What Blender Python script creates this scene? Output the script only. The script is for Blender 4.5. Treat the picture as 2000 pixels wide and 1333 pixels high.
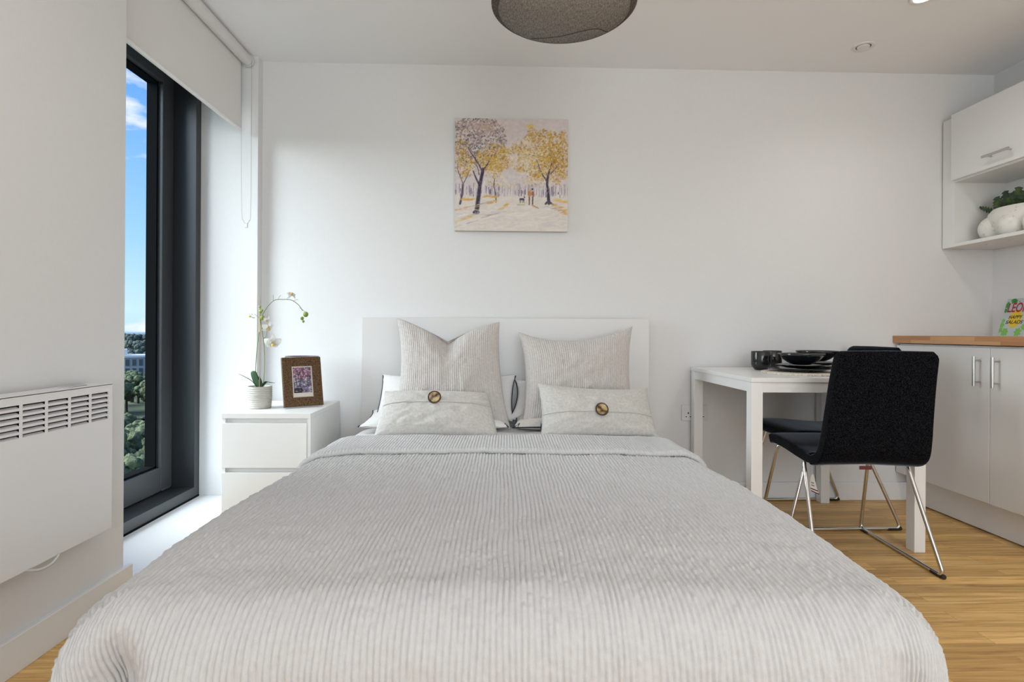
import bpy, bmesh, math, random
import numpy as np
from mathutils import Vector, Matrix
random.seed(7)
rng = np.random.default_rng(11)
S = bpy.context.scene
COL = S.collection
PI = math.pi
for o in list(bpy.data.objects):
    bpy.data.objects.remove(o, do_unlink=True)

# ------------------------------------------------------------------ camera
cam_d = bpy.data.cameras.new('camera')
cam = bpy.data.objects.new('camera', cam_d)
COL.objects.link(cam)
cam_d.sensor_fit = 'HORIZONTAL'
cam_d.sensor_width = 36.0
cam_d.lens = 36.0 * 1100 / 2000
cam_d.shift_y = -16.5 / 2000
cam_d.clip_start = 0.02
cam_d.clip_end = 5000
YAW, ROLL = math.radians(1.5), math.radians(0.35)
cam.matrix_world = (Matrix.Translation((0, 0, 0.925)) @ Matrix.Rotation(-YAW, 4, 'Z')
                    @ Matrix.Rotation(PI / 2, 4, 'X') @ Matrix.Rotation(ROLL, 4, 'Z'))
S.camera = cam

# ------------------------------------------------------------------ view
S.view_settings.view_transform = 'Standard'
S.view_settings.look = 'None'
S.view_settings.gamma = 1
S.view_settings.use_curve_mapping = False
S.view_settings.exposure = 0.10

# ------------------------------------------------------------------ world: blue sky with small clouds
W = bpy.data.worlds.new('sky')
S.world = W
W.use_nodes = True
nt = W.node_tree
nt.nodes.clear()
n_out = nt.nodes.new('ShaderNodeOutputWorld')
n_bg = nt.nodes.new('ShaderNodeBackground')
n_tc = nt.nodes.new('ShaderNodeTexCoord')
n_sep = nt.nodes.new('ShaderNodeSeparateXYZ')
n_ramp = nt.nodes.new('ShaderNodeValToRGB')
cr = n_ramp.color_ramp
cr.elements[0].position = 0.0
cr.elements[0].color = (0.52, 0.74, 0.90, 1)
cr.elements[1].position = 0.6
cr.elements[1].color = (0.06, 0.22, 0.62, 1)
for p, c in ((0.03, (0.60, 0.80, 0.95, 1)), (0.14, (0.36, 0.63, 0.95, 1)), (0.30, (0.20, 0.45, 0.91, 1)), (0.42, (0.10, 0.32, 0.80, 1))):
    e = cr.elements.new(p)
    e.color = c
n_map = nt.nodes.new('ShaderNodeMapping')
n_map.inputs['Scale'].default_value = (1, 1, 2.6)
n_map.inputs['Location'].default_value = (0.35, 0.1, 0.62)
n_noi = nt.nodes.new('ShaderNodeTexNoise')
n_noi.inputs['Scale'].default_value = 7.0
n_noi.inputs['Detail'].default_value = 5
n_noi.inputs['Roughness'].default_value = 0.5
n_cr = nt.nodes.new('ShaderNodeValToRGB')
n_cr.color_ramp.elements[0].position = 0.57
n_cr.color_ramp.elements[0].color = (0, 0, 0, 1)
n_cr.color_ramp.elements[1].position = 0.66
n_cr.color_ramp.elements[1].color = (1, 1, 1, 1)
n_mix = nt.nodes.new('ShaderNodeMix')
n_mix.data_type = 'RGBA'
n_mix.inputs[7].default_value = (0.86, 0.87, 0.95, 1)
L = nt.links.new
L(n_tc.outputs['Generated'], n_sep.inputs[0])
L(n_sep.outputs['Z'], n_ramp.inputs[0])
L(n_tc.outputs['Generated'], n_map.inputs[0])
L(n_map.outputs[0], n_noi.inputs['Vector'])
L(n_noi.outputs[0], n_cr.inputs[0])
L(n_cr.outputs[0], n_mix.inputs[0])
L(n_ramp.outputs[0], n_mix.inputs[6])
L(n_mix.outputs[2], n_bg.inputs[0])
L(n_bg.outputs[0], n_out.inputs[0])
n_bg.inputs[1].default_value = 1.2


def lamp(name, kind, loc, energy, color=(1, 1, 1), **kw):
    d = bpy.data.lights.new(name, kind)
    d.energy = energy
    d.color = color
    o = bpy.data.objects.new(name, d)
    COL.objects.link(o)
    o.location = loc
    for k, v in kw.items():
        if k == 'rot':
            o.rotation_euler = v
        else:
            setattr(d, k, v)
    return o


# hazy bright sky light falling in through the left window (soft, wide sun)
sun = lamp('sun', 'SUN', (-6, 2, 6), 11.0, (0.95, 0.98, 1.0), angle=math.radians(75))
sun.rotation_euler = Vector((1.0, 0.34, -0.55)).to_track_quat('-Z', 'Y').to_euler()
# added fill light at the unseen rear window, tilted up to brighten the ceiling
lamp('rear_fill_light', 'AREA', (0.75, -2.93, 1.35), 72, (0.97, 0.985, 1.0), rot=(math.radians(107), 0, 0),
     shape='RECTANGLE', size=2.6, size_y=1.9)
# ceiling downlights (fixtures are built further down)
DOWNLIGHTS = [(1.844, 2.405, True), (1.859, 2.827, False), (1.85, 1.20, True), (-0.55, 1.15, True), (0.65, 0.3, True),
              (-0.55, -0.9, True), (1.85, -0.9, True), (1.85, 0.1, True)]
for x, y, on in DOWNLIGHTS:
    if on:
        lamp('downlight_lamp', 'SPOT', (x, y, 2.375), 10.5, (1.0, 0.985, 0.965), spot_size=math.radians(150),
             spot_blend=1.0, shadow_soft_size=0.04)


# ================================================================== helpers
def tag(o, label=None, cat=None, group=None, kind=None):
    if label: o['label'] = label
    if cat: o['category'] = cat
    if group: o['group'] = group
    if kind: o['kind'] = kind
    return o


def thing(name, label, cat, loc=(0, 0, 0), rotz=0, group=None):
    o = bpy.data.objects.new(name, None)
    o.empty_display_size = 0.05
    COL.objects.link(o)
    o.location = loc
    o.rotation_euler = (0, 0, rotz)
    return tag(o, label, cat, group)


def obj(name, bm, m, parent=None, smooth=False, label=None):
    me = bpy.data.meshes.new(name)
    if isinstance(bm, tuple):
        me.from_pydata(bm[0], [], bm[1])
    else:
        bm.to_mesh(me)
        bm.free()
    me.update()
    o = bpy.data.objects.new(name, me)
    COL.objects.link(o)
    if m is not None:
        for mm in (m if isinstance(m, (list, tuple)) else [m]):
            me.materials.append(mm)
    if parent is not None:
        o.parent = parent
    if smooth:
        me.polygons.foreach_set('use_smooth', [True] * len(me.polygons))
        if smooth == 'auto':
            try:
                me.set_sharp_from_angle(angle=math.radians(40))
            except Exception:
                pass
    if label: o['label'] = label
    return o


def struct(name, bm, m, parent=None, **k):
    o = obj(name, bm, m, parent, **k)
    if parent is None:
        o['kind'] = 'structure'
    return o


def dup(root, loc, rotz=None, label=None, group=None):
    r = root.copy()
    COL.objects.link(r)
    r.location = loc
    if rotz is not None: r.rotation_euler = (0, 0, rotz)
    if label: r['label'] = label
    if group: r['group'] = group
    for ch in list(root.children):
        c = ch.copy()
        COL.objects.link(c)
        c.parent = r
        for g in list(ch.children):
            d = g.copy()
            COL.objects.link(d)
            d.parent = c
    return r


def BM(): return bmesh.new()


def box(bm, x0, x1, y0, y1, z0, z1, bev=0.0, seg=2):
    r = bmesh.ops.create_cube(bm, size=1.0)
    vs = r['verts']
    for v in vs:
        v.co = Vector(((x0 + x1) / 2 + v.co.x * (x1 - x0), (y0 + y1) / 2 + v.co.y * (y1 - y0), (z0 + z1) / 2 + v.co.z * (z1 - z0)))
    if bev > 0:
        es = set()
        for v in vs:
            for e in v.link_edges: es.add(e)
        bmesh.ops.bevel(bm, geom=list(es), offset=bev, segments=seg, profile=0.5, affect='EDGES')
    return bm


def bx(*a, **k): return box(BM(), *a, **k)


def lathe(bm, prof, n=48, c=(0, 0, 0), cap=False):
    rings = []
    for r, z in prof:
        ring = [bm.verts.new((c[0] + r * math.cos(2 * PI * i / n), c[1] + r * math.sin(2 * PI * i / n), c[2] + z)) for i in range(n)]
        rings.append(ring)
    for a, b in zip(rings, rings[1:]):
        for i in range(n):
            j = (i + 1) % n
            try: bm.faces.new((a[i], a[j], b[j], b[i]))
            except ValueError: pass
    if cap:
        bm.faces.new(list(reversed(rings[0])))
        bm.faces.new(rings[-1])
    return bm


def cyl(bm, p0, p1, r, n=16, r1=None):
    p0, p1 = Vector(p0), Vector(p1)
    return tube(bm, [p0, p1], [r, r if r1 is None else r1], n)


def tube(bm, pts, r, n=12, cap=True):
    pts = [Vector(p) for p in pts]
    if not isinstance(r, (list, tuple)): r = [r] * len(pts)
    prev = None
    rings = []
    for i, p in enumerate(pts):
        if i == 0: t = pts[1] - p
        elif i == len(pts) - 1: t = p - pts[-2]
        else: t = (pts[i + 1] - p).normalized() + (p - pts[i - 1]).normalized()
        t.normalize()
        if prev is None:
            a = Vector((0, 0, 1)) if abs(t.z) < 0.9 else Vector((1, 0, 0))
            u = t.cross(a).normalized()
        else:
            u = (prev - t * prev.dot(t)).normalized()
        prev = u
        w = t.cross(u)
        rings.append([bm.verts.new(p + (u * math.cos(2 * PI * k / n) + w * math.sin(2 * PI * k / n)) * r[i]) for k in range(n)])
    for a, b in zip(rings, rings[1:]):
        for i in range(n):
            j = (i + 1) % n
            bm.faces.new((a[i], a[j], b[j], b[i]))
    if cap:
        bm.faces.new(list(reversed(rings[0])))
        bm.faces.new(rings[-1])
    return bm


def fillet(pts, rad, seg=6):
    """round the corners of a polyline"""
    pts = [Vector(p) for p in pts]
    out = [pts[0]]
    for i in range(1, len(pts) - 1):
        p = pts[i]
        a = (pts[i - 1] - p)
        b = (pts[i + 1] - p)
        r = rad if not isinstance(rad, (list, tuple)) else rad[i]
        la = min(r, a.length * 0.49)
        lb = min(r, b.length * 0.49)
        A = p + a.normalized() * la
        B = p + b.normalized() * lb
        for k in range(seg + 1):
            t = k / seg
            out.append(A * (1 - t) ** 2 + p * 2 * t * (1 - t) + B * t * t)
    out.append(pts[-1])
    return out


def spline(pts, n=8):
    pts = [Vector(p) for p in pts]
    P = [pts[0] * 2 - pts[1]] + pts + [pts[-1] * 2 - pts[-2]]
    out = []
    for i in range(1, len(P) - 2):
        for k in range(n):
            t = k / n
            a, b, c, d = P[i - 1], P[i], P[i + 1], P[i + 2]
            out.append(0.5 * ((2 * b) + (c - a) * t + (2 * a - 5 * b + 4 * c - d) * t * t + (3 * b - a - 3 * c + d) * t ** 3))
    out.append(pts[-1])
    return out


def grid_mesh(name, X, Y, Z, m, parent=None, uv=None, smooth=True, closed_u=False):
    """X,Y,Z 2-D arrays -> one mesh"""
    nv, nu = X.shape
    co = np.stack([X, Y, Z], -1).reshape(-1, 3).astype(np.float32)
    idx = np.arange(nv * nu).reshape(nv, nu)
    if closed_u:
        nxt = np.roll(idx, -1, axis=1)
        q = np.stack([idx[:-1], nxt[:-1], nxt[1:], idx[1:]], -1).reshape(-1, 4)
    else:
        q = np.stack([idx[:-1, :-1], idx[:-1, 1:], idx[1:, 1:], idx[1:, :-1]], -1).reshape(-1, 4)
    me = bpy.data.meshes.new(name)
    me.vertices.add(len(co))
    me.vertices.foreach_set('co', co.ravel())
    me.loops.add(q.size)
    me.loops.foreach_set('vertex_index', q.ravel().astype(np.int32))
    me.polygons.add(len(q))
    me.polygons.foreach_set('loop_start', np.arange(0, q.size, 4, dtype=np.int32))
    me.polygons.foreach_set('loop_total', np.full(len(q), 4, dtype=np.int32))
    me.update(calc_edges=True)
    if smooth:
        me.polygons.foreach_set('use_smooth', [True] * len(q))
    if uv is not None:
        lay = me.uv_layers.new(name='UVMap')
        U = np.stack(uv, -1).reshape(-1, 2)
        lay.data.foreach_set('uv', U[q.ravel()].ravel().astype(np.float32))
    me.validate()
    o = bpy.data.objects.new(name, me)
    COL.objects.link(o)
    if m is not None: me.materials.append(m)
    if parent is not None: o.parent = parent
    return o


# smooth value noise in numpy
def vnoise(x, y, seed=0):
    x = np.asarray(x, float)
    y = np.asarray(y, float)
    xi, yi = np.floor(x).astype(np.int64), np.floor(y).astype(np.int64)
    xf, yf = x - xi, y - yi

    def h(a, b):
        v = (a * 374761393 + b * 668265263 + seed * 982451653) & 0xffffffff
        v = ((v ^ (v >> 13)) * 1274126177) & 0xffffffff
        return ((v ^ (v >> 16)) & 0xffff) / 65535.0
    sx, sy = xf * xf * (3 - 2 * xf), yf * yf * (3 - 2 * yf)
    a, b, c, d = h(xi, yi), h(xi + 1, yi), h(xi, yi + 1), h(xi + 1, yi + 1)
    return (a * (1 - sx) + b * sx) * (1 - sy) + (c * (1 - sx) + d * sx) * sy


def sm(a, b, x):
    t = np.clip((x - a) / (b - a), 0, 1)
    return t * t * (3 - 2 * t)


# ================================================================== materials
def mat(name, col, rough=0.5, metal=0.0, spec=0.5, **k):
    m = bpy.data.materials.new(name)
    m.use_nodes = True
    b = m.node_tree.nodes['Principled BSDF']
    b.inputs['Base Color'].default_value = (*col, 1)
    b.inputs['Roughness'].default_value = rough
    b.inputs['Metallic'].default_value = metal
    b.inputs['Specular IOR Level'].default_value = spec
    for kk, v in k.items():
        b.inputs[kk.replace('_', ' ')].default_value = v
    return m


def nodes(m): return m.node_tree.nodes, m.node_tree.links, m.node_tree.nodes['Principled BSDF']


def add_noise(m, scale, c0, c1, lo=0.3, hi=0.7, detail=3, bump=0.0, dist=0.001, coord='Object', stretch=None, rough=None):
    N, Lk, b = nodes(m)
    tc = N.new('ShaderNodeTexCoord')
    mp = N.new('ShaderNodeMapping')
    if stretch: mp.inputs['Scale'].default_value = stretch
    no = N.new('ShaderNodeTexNoise')
    no.inputs['Scale'].default_value = scale
    no.inputs['Detail'].default_value = detail
    rp = N.new('ShaderNodeValToRGB')
    rp.color_ramp.elements[0].position = lo
    rp.color_ramp.elements[1].position = hi
    rp.color_ramp.elements[0].color = (*c0, 1)
    rp.color_ramp.elements[1].color = (*c1, 1)
    Lk.new(tc.outputs[coord], mp.inputs[0])
    Lk.new(mp.outputs[0], no.inputs['Vector'])
    Lk.new(no.outputs[0], rp.inputs[0])
    Lk.new(rp.outputs[0], b.inputs['Base Color'])
    if bump:
        bu = N.new('ShaderNodeBump')
        bu.inputs['Strength'].default_value = bump
        bu.inputs['Distance'].default_value = dist
        Lk.new(no.outputs[0], bu.inputs['Height'])
        Lk.new(bu.outputs[0], b.inputs['Normal'])
    return m


M_wall = add_noise(mat('wall_paint', (0.75, 0.752, 0.752), 0.75, spec=0.25), 60, (0.745, 0.747, 0.748), (0.757, 0.759, 0.760), bump=0.05, dist=0.0006)
M_ceil = mat('ceiling_paint', (0.92, 0.93, 0.94), 0.85, spec=0.2)
M_trim = mat('trim_gloss_white', (0.80, 0.805, 0.81), 0.35)
M_sill = mat('sill_gloss_white', (0.86, 0.86, 0.86), 0.3)
M_white = mat('white_melamine', (0.82, 0.82, 0.80), 0.38)
M_gloss = mat('white_gloss_door', (0.80, 0.80, 0.795), 0.18)
M_plinth = mat('satin_plinth', (0.80, 0.80, 0.81), 0.3)
M_table = mat('white_lacquer', (0.84, 0.84, 0.83), 0.3)
M_rad = mat('white_enamel', (0.80, 0.80, 0.81), 0.32)
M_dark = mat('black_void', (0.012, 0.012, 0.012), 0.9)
M_frame = mat('anthracite_aluminium', (0.027, 0.030, 0.034), 0.36, metal=0.0, spec=0.6)
M_frame2 = mat('anthracite_sash', (0.046, 0.050, 0.055), 0.45, spec=0.4)
M_gasket = mat('black_rubber', (0.006, 0.007, 0.008), 0.9, spec=0.05)
M_chrome = mat('chrome', (0.66, 0.65, 0.645), 0.12, metal=1.0)
M_steel = mat('brushed_steel', (0.55, 0.54, 0.52), 0.30, metal=1.0)
M_blackpl = mat('black_plastic', (0.01, 0.01, 0.01), 0.5)
M_crock = mat('black_glazed_ceramic', (0.010, 0.011, 0.013), 0.12, spec=0.6)
M_blind = mat('blind_fabric', (0.78, 0.77, 0.75), 0.85, spec=0.15)
M_blindtube = mat('blind_tube_fabric', (0.72, 0.71, 0.70), 0.8, spec=0.2)
M_plastic = mat('white_plastic', (0.80, 0.80, 0.79), 0.35)
M_socket = mat('socket_plastic', (0.72, 0.72, 0.72), 0.3)
M_ceram = add_noise(mat('cream_speckled_ceramic', (0.78, 0.75, 0.69), 0.28), 60, (0.62, 0.58, 0.52), (0.80, 0.77, 0.72), lo=0.28, hi=0.42, detail=4)
M_candle = mat('lilac_grey_glass', (0.46, 0.43, 0.46), 0.35)
M_candle2 = mat('dark_rim', (0.16, 0.13, 0.15), 0.4)


def glass_mat():
    m = bpy.data.materials.new('window_glass')
    m.use_nodes = True
    N, Lk = m.node_tree.nodes, m.node_tree.links
    N.clear()
    o = N.new('ShaderNodeOutputMaterial')
    tr = N.new('ShaderNodeBsdfTransparent')
    tr.inputs[0].default_value = (0.94, 0.97, 0.97, 1)
    gl = N.new('ShaderNodeBsdfGlossy')
    gl.inputs['Roughness'].default_value = 0.02
    fr = N.new('ShaderNodeFresnel')
    fr.inputs[0].default_value = 1.35
    mx = N.new('ShaderNodeMixShader')
    ge = N.new('ShaderNodeNewGeometry')
    sb = N.new('ShaderNodeMath')
    sb.operation = 'SUBTRACT'
    sb.inputs[0].default_value = 1.0
    ml = N.new('ShaderNodeMath')
    ml.operation = 'MULTIPLY'
    Lk.new(ge.outputs['Backfacing'], sb.inputs[1])
    Lk.new(fr.outputs[0], ml.inputs[0])
    Lk.new(sb.outputs[0], ml.inputs[1])
    Lk.new(ml.outputs[0], mx.inputs[0])
    Lk.new(tr.outputs[0], mx.inputs[1])
    Lk.new(gl.outputs[0], mx.inputs[2])
    Lk.new(mx.outputs[0], o.inputs[0])
    return m


M_glass = glass_mat()


def wood_floor():
    m = mat('oak_floor', (0.4, 0.24, 0.1), 0.42, spec=0.4)
    N, Lk, b = nodes(m)
    tc = N.new('ShaderNodeTexCoord')
    br = N.new('ShaderNodeTexBrick')
    br.inputs['Color1'].default_value = (0, 0, 0, 1)
    br.inputs['Color2'].default_value = (1, 1, 1, 1)
    br.inputs['Mortar'].default_value = (0.5, 0.5, 0.5, 1)
    br.inputs['Scale'].default_value = 1.0
    br.inputs['Brick Width'].default_value = 0.75
    br.inputs['Row Height'].default_value = 0.066
    br.inputs['Mortar Size'].default_value = 0.0006
    br.inputs['Bias'].default_value = 0.0
    br.offset = 0.37
    Lk.new(tc.outputs['Object'], br.inputs['Vector'])
    mp = N.new('ShaderNodeMapping')
    mp.inputs['Scale'].default_value = (1.6, 26, 1)
    Lk.new(tc.outputs['Object'], mp.inputs[0])
    # shift grain per strip
    add = N.new('ShaderNodeVectorMath')
    add.operation = 'MULTIPLY_ADD'
    add.inputs[1].default_value = (7.3, 3.1, 5.7)
    Lk.new(br.outputs['Color'], add.inputs[0])
    Lk.new(mp.outputs[0], add.inputs[2])
    n1 = N.new('ShaderNodeTexNoise')
    n1.inputs['Scale'].default_value = 2.2
    n1.inputs['Detail'].default_value = 7
    n1.inputs['Roughness'].default_value = 0.62
    n1.inputs['Distortion'].default_value = 0.6
    Lk.new(add.outputs[0], n1.inputs['Vector'])
    r1 = N.new('ShaderNodeValToRGB')
    e = r1.color_ramp.elements
    e[0].position, e[0].color = 0.28, (0.40, 0.21, 0.065, 1)
    e[1].position, e[1].color = 0.74, (0.84, 0.58, 0.26, 1)
    k = e.new(0.5)
    k.color = (0.68, 0.42, 0.15, 1)
    Lk.new(n1.outputs[0], r1.inputs[0])
    r2 = N.new('ShaderNodeValToRGB')
    r2.color_ramp.elements[0].color = (0.80, 0.76, 0.70, 1)
    r2.color_ramp.elements[1].color = (1.22, 1.22, 1.20, 1)
    Lk.new(br.outputs['Color'], r2.inputs[0])
    mx = N.new('ShaderNodeMix')
    mx.data_type = 'RGBA'
    mx.blend_type = 'MULTIPLY'
    mx.inputs[0].default_value = 1
    Lk.new(r1.outputs[0], mx.inputs[6])
    Lk.new(r2.outputs[0], mx.inputs[7])
    mj = N.new('ShaderNodeMix')
    mj.data_type = 'RGBA'
    mj.inputs[7].default_value = (0.16, 0.075, 0.025, 1)
    f = N.new('ShaderNodeMath')
    f.operation = 'MULTIPLY'
    f.inputs[1].default_value = 0.7
    Lk.new(br.outputs['Fac'], f.inputs[0])
    Lk.new(f.outputs[0], mj.inputs[0])
    Lk.new(mx.outputs[2], mj.inputs[6])
    Lk.new(mj.outputs[2], b.inputs['Base Color'])
    bu = N.new('ShaderNodeBump')
    bu.inputs['Strength'].default_value = 0.15
    bu.inputs['Distance'].default_value = 0.001
    Lk.new(n1.outputs[0], bu.inputs['Height'])
    Lk.new(bu.outputs[0], b.inputs['Normal'])
    return m


def butcher_block():
    m = mat('butcher_block_oak', (0.5, 0.25, 0.1), 0.4)
    N, Lk, b = nodes(m)
    tc = N.new('ShaderNodeTexCoord')
    sx = N.new('ShaderNodeSeparateXYZ')
    Lk.new(tc.outputs['Object'], sx.inputs[0])
    cb = N.new('ShaderNodeCombineXYZ')     # brick in (y, z + x) so edge and top both show staves
    ad = N.new('ShaderNodeMath')
    ad.operation = 'ADD'
    Lk.new(sx.outputs['X'], ad.inputs[0])
    Lk.new(sx.outputs['Z'], ad.inputs[1])
    Lk.new(sx.outputs['Y'], cb.inputs[0])
    Lk.new(ad.outputs[0], cb.inputs[1])
    br = N.new('ShaderNodeTexBrick')
    br.inputs['Color1'].default_value = (0, 0, 0, 1)
    br.inputs['Color2'].default_value = (1, 1, 1, 1)
    br.inputs['Mortar'].default_value = (0.3, 0.3, 0.3, 1)
    br.inputs['Scale'].default_value = 1
    br.inputs['Brick Width'].default_value = 0.27
    br.inputs['Row Height'].default_value = 0.020
    br.inputs['Mortar Size'].default_value = 0.0003
    Lk.new(cb.outputs[0], br.inputs['Vector'])
    no = N.new('ShaderNodeTexNoise')
    no.inputs['Scale'].default_value = 30
    no.inputs['Detail'].default_value = 5
    mp = N.new('ShaderNodeMapping')
    mp.inputs['Scale'].default_value = (3, 0.3, 3)
    Lk.new(tc.outputs['Object'], mp.inputs[0])
    Lk.new(mp.outputs[0], no.inputs['Vector'])
    r = N.new('ShaderNodeValToRGB')
    r.color_ramp.elements[0].color = (0.36, 0.15, 0.055, 1)
    r.color_ramp.elements[1].color = (0.66, 0.38, 0.19, 1)
    mxf = N.new('ShaderNodeMix')
    mxf.data_type = 'FLOAT'
    mxf.inputs[0].default_value = 0.35
    Lk.new(br.outputs['Color'], mxf.inputs[2])
    Lk.new(no.outputs[0], mxf.inputs[3])
    Lk.new(mxf.outputs[0], r.inputs[0])
    Lk.new(r.outputs[0], b.inputs['Base Color'])
    return m


def uv_fabric(name, col0, col1, rib=None, rib_amp=0.6, pucker=0.5, weave=900, rough=0.9, weave_amp=0.25, sheen=0.15):
    """fabric on a UV map in metres: optional stitched channels running along V"""
    m = mat(name, col1, rough, spec=0.15)
    N, Lk, b = nodes(m)
    b.inputs['Sheen Weight'].default_value = sheen
    uv = N.new('ShaderNodeUVMap')
    sx = N.new('ShaderNodeSeparateXYZ')
    Lk.new(uv.outputs[0], sx.inputs[0])
    heights = []

    def math_(op, a, bb=None, c=None):
        n = N.new('ShaderNodeMath')
        n.operation = op
        for i, v in enumerate((a, bb, c)):
            if v is None: continue
            if isinstance(v, (int, float)): n.inputs[i].default_value = v
            else: Lk.new(v, n.inputs[i])
        return n.outputs[0]
    # mottled slub colour
    no = N.new('ShaderNodeTexNoise')
    no.inputs['Scale'].default_value = weave * 0.9
    no.inputs['Detail'].default_value = 2
    Lk.new(uv.outputs[0], no.inputs['Vector'])
    no2 = N.new('ShaderNodeTexNoise')
    no2.inputs['Scale'].default_value = 90
    no2.inputs['Detail'].default_value = 3
    Lk.new(uv.outputs[0], no2.inputs['Vector'])
    mixv = math_('ADD', math_('MULTIPLY', no.outputs[0], 0.6), math_('MULTIPLY', no2.outputs[0], 0.4))
    rp = N.new('ShaderNodeValToRGB')
    rp.color_ramp.elements[0].position = 0.38
    rp.color_ramp.elements[1].position = 0.58
    rp.color_ramp.elements[0].color = (*col0, 1)
    rp.color_ramp.elements[1].color = (*col1, 1)
    Lk.new(mixv, rp.inputs[0])
    Lk.new(rp.outputs[0], b.inputs['Base Color'])
    # weave bump
    w = math_('MULTIPLY', math_('SINE', math_('MULTIPLY', sx.outputs[0], weave * 3.1)), math_('SINE', math_('MULTIPLY', sx.outputs[1], weave * 3.1)))
    h = math_('MULTIPLY', w, weave_amp * 0.25)
    h = math_('ADD', h, math_('MULTIPLY', no.outputs[0], weave_amp))
    if rib:
        nw = N.new('ShaderNodeTexNoise')
        nw.inputs['Scale'].default_value = 14
        nw.inputs['Detail'].default_value = 2
        Lk.new(uv.outputs[0], nw.inputs['Vector'])
        uu = math_('ADD', sx.outputs[0], math_('MULTIPLY', math_('SUBTRACT', nw.outputs[0], 0.5), 0.006))
        s = math_('ABSOLUTE', math_('SINE', math_('MULTIPLY', uu, PI / rib)))
        s = math_('POWER', s, 0.45)
        h = math_('ADD', h, math_('MULTIPLY', s, rib_amp))
        pk = N.new('ShaderNodeTexNoise')
        pk.inputs['Scale'].default_value = 1
        pk.inputs['Detail'].default_value = 3
        mp = N.new('ShaderNodeMapping')
        mp.inputs['Scale'].default_value = (75, 140, 1)
        Lk.new(uv.outputs[0], mp.inputs[0])
        Lk.new(mp.outputs[0], pk.inputs['Vector'])
        h = math_('ADD', h, math_('MULTIPLY', pk.outputs[0], pucker))
    bu = N.new('ShaderNodeBump')
    bu.inputs['Strength'].default_value = 1.0
    bu.inputs['Distance'].default_value = 0.0022
    Lk.new(h, bu.inputs['Height'])
    Lk.new(bu.outputs[0], b.inputs['Normal'])
    return m


M_floor = wood_floor()
M_block = butcher_block()
M_quilt = uv_fabric('grey_quilted_cotton', (0.54, 0.54, 0.545), (0.60, 0.60, 0.605), pucker=0.8, weave_amp=0.10)
M_euro = uv_fabric('taupe_quilted_cotton', (0.50, 0.465, 0.44), (0.62, 0.59, 0.565), weave=700, weave_amp=0.12)
M_linen = uv_fabric('oatmeal_linen', (0.48, 0.465, 0.435), (0.62, 0.605, 0.575), weave=420, weave_amp=0.22)
M_cotton = uv_fabric('white_cotton', (0.80, 0.79, 0.78), (0.84, 0.83, 0.82), weave=1400, weave_amp=0.05)
M_navy = mat('navy_piping', (0.015, 0.018, 0.035), 0.7)
M_felt = add_noise(mat('black_melange_wool', (0.02, 0.02, 0.022), 0.95, spec=0.05), 260, (0.0012, 0.0012, 0.0015), (0.013, 0.014, 0.018), lo=0.40, hi=0.68, detail=2, bump=0.8, dist=0.0012)
nodes(M_felt)[2].inputs['Sheen Weight'].default_value = 0.55
nodes(M_felt)[2].inputs['Sheen Roughness'].default_value = 0.25
nodes(M_felt)[2].inputs['Sheen Tint'].default_value = (0.62, 0.70, 0.82, 1)

# ================================================================== room shell
XL, XR, YB, ZC, YR = -1.30, 2.797, 3.11, 2.397, -3.0
XW = -1.585         # inner face of window frame
SILL = 0.045
struct('floor', bx(XL - 0.02, XR + 0.05, YR - 0.05, YB + 0.05, -0.1, 0), M_floor)
struct('ceiling', bx(-1.79, XR + 0.2, YR - 0.2, YB + 0.3, ZC, ZC + 0.15), M_ceil)
struct('wall_back', bx(XL, XR + 0.2, YB, YB + 0.2, 0, ZC), M_wall)
struct('wall_right', bx(XR, XR + 0.2, YR, YB, 0, ZC), M_wall)
bm = BM()
box(bm, -1.785, XL, YR, 2.0, -0.1, ZC)               # pier with the heater
box(bm, -1.785, XW - 0.02, 2.0, 3.052, 2.36, ZC)     # over the window
box(bm, -1.785, -1.64, 2.0, 3.052, -0.1, SILL - 0.01)
struct('wall_left', bm, M_wall)
struct('wall_recess', bx(-1.785, -1.287, 3.052, YB + 0.2, -0.1, ZC), M_wall)   # far reveal
bm = BM()
rx0, rx1, rz0, rz1 = -0.55, 2.05, 0.4, 2.3
box(bm, XL, rx0, YR - 0.2, YR, 0, ZC)
box(bm, rx1, XR, YR - 0.2, YR, 0, ZC)
box(bm, rx0, rx1, YR - 0.2, YR, 0, rz0)
box(bm, rx0, rx1, YR - 0.2, YR, rz1, ZC)
struct('wall_rear', bm, M_wall)
t = thing('window_2', 'unseen white framed window added in the rear wall', 'window')  # window put in behind the camera to go with the fill light
t['kind'] = 'structure'
bm = BM()
for a in ((rx0, rx0 + .06, rz0, rz1), (rx1 - .06, rx1, rz0, rz1), (rx0, rx1, rz0, rz0 + .06), (rx0, rx1, rz1 - .06, rz1), (0.72, 0.78, rz0, rz1)):
    box(bm, a[0], a[1], YR - .12, YR - .05, a[2], a[3])
obj('window_frame', bm, M_white, t)
obj('glass_pane', bx(rx0 + .05, rx1 - .05, YR - .09, YR - .085, rz0 + .05, rz1 - .05), M_glass, t)

# low sill step under the window, painted white
struct('trim_1', bx(-1.66, -1.29, 2.0, 3.052, -0.05, SILL, bev=0.002), M_sill)
# baseboards
struct('baseboard_back', bx(-1.28, 2.30, YB - 0.014, YB, 0, 0.10, bev=0.002), M_trim)
struct('baseboard_left', bx(XL, -1.284, YR, 2.028, 0, 0.10, bev=0.002), M_trim)
struct('baseboard_rear', bx(XL, XR, YR, YR + 0.014, 0, 0.10, bev=0.002), M_trim)

# window_1 : tall anthracite tilt window in the recess
t = thing('window_1', 'tall narrow window with dark anthracite frame overlooking trees', 'window')
t['kind'] = 'structure'
yA, yB2 = 2.01, 3.048
zA, zB = SILL + 0.008, 2.34
bm = BM()
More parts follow.
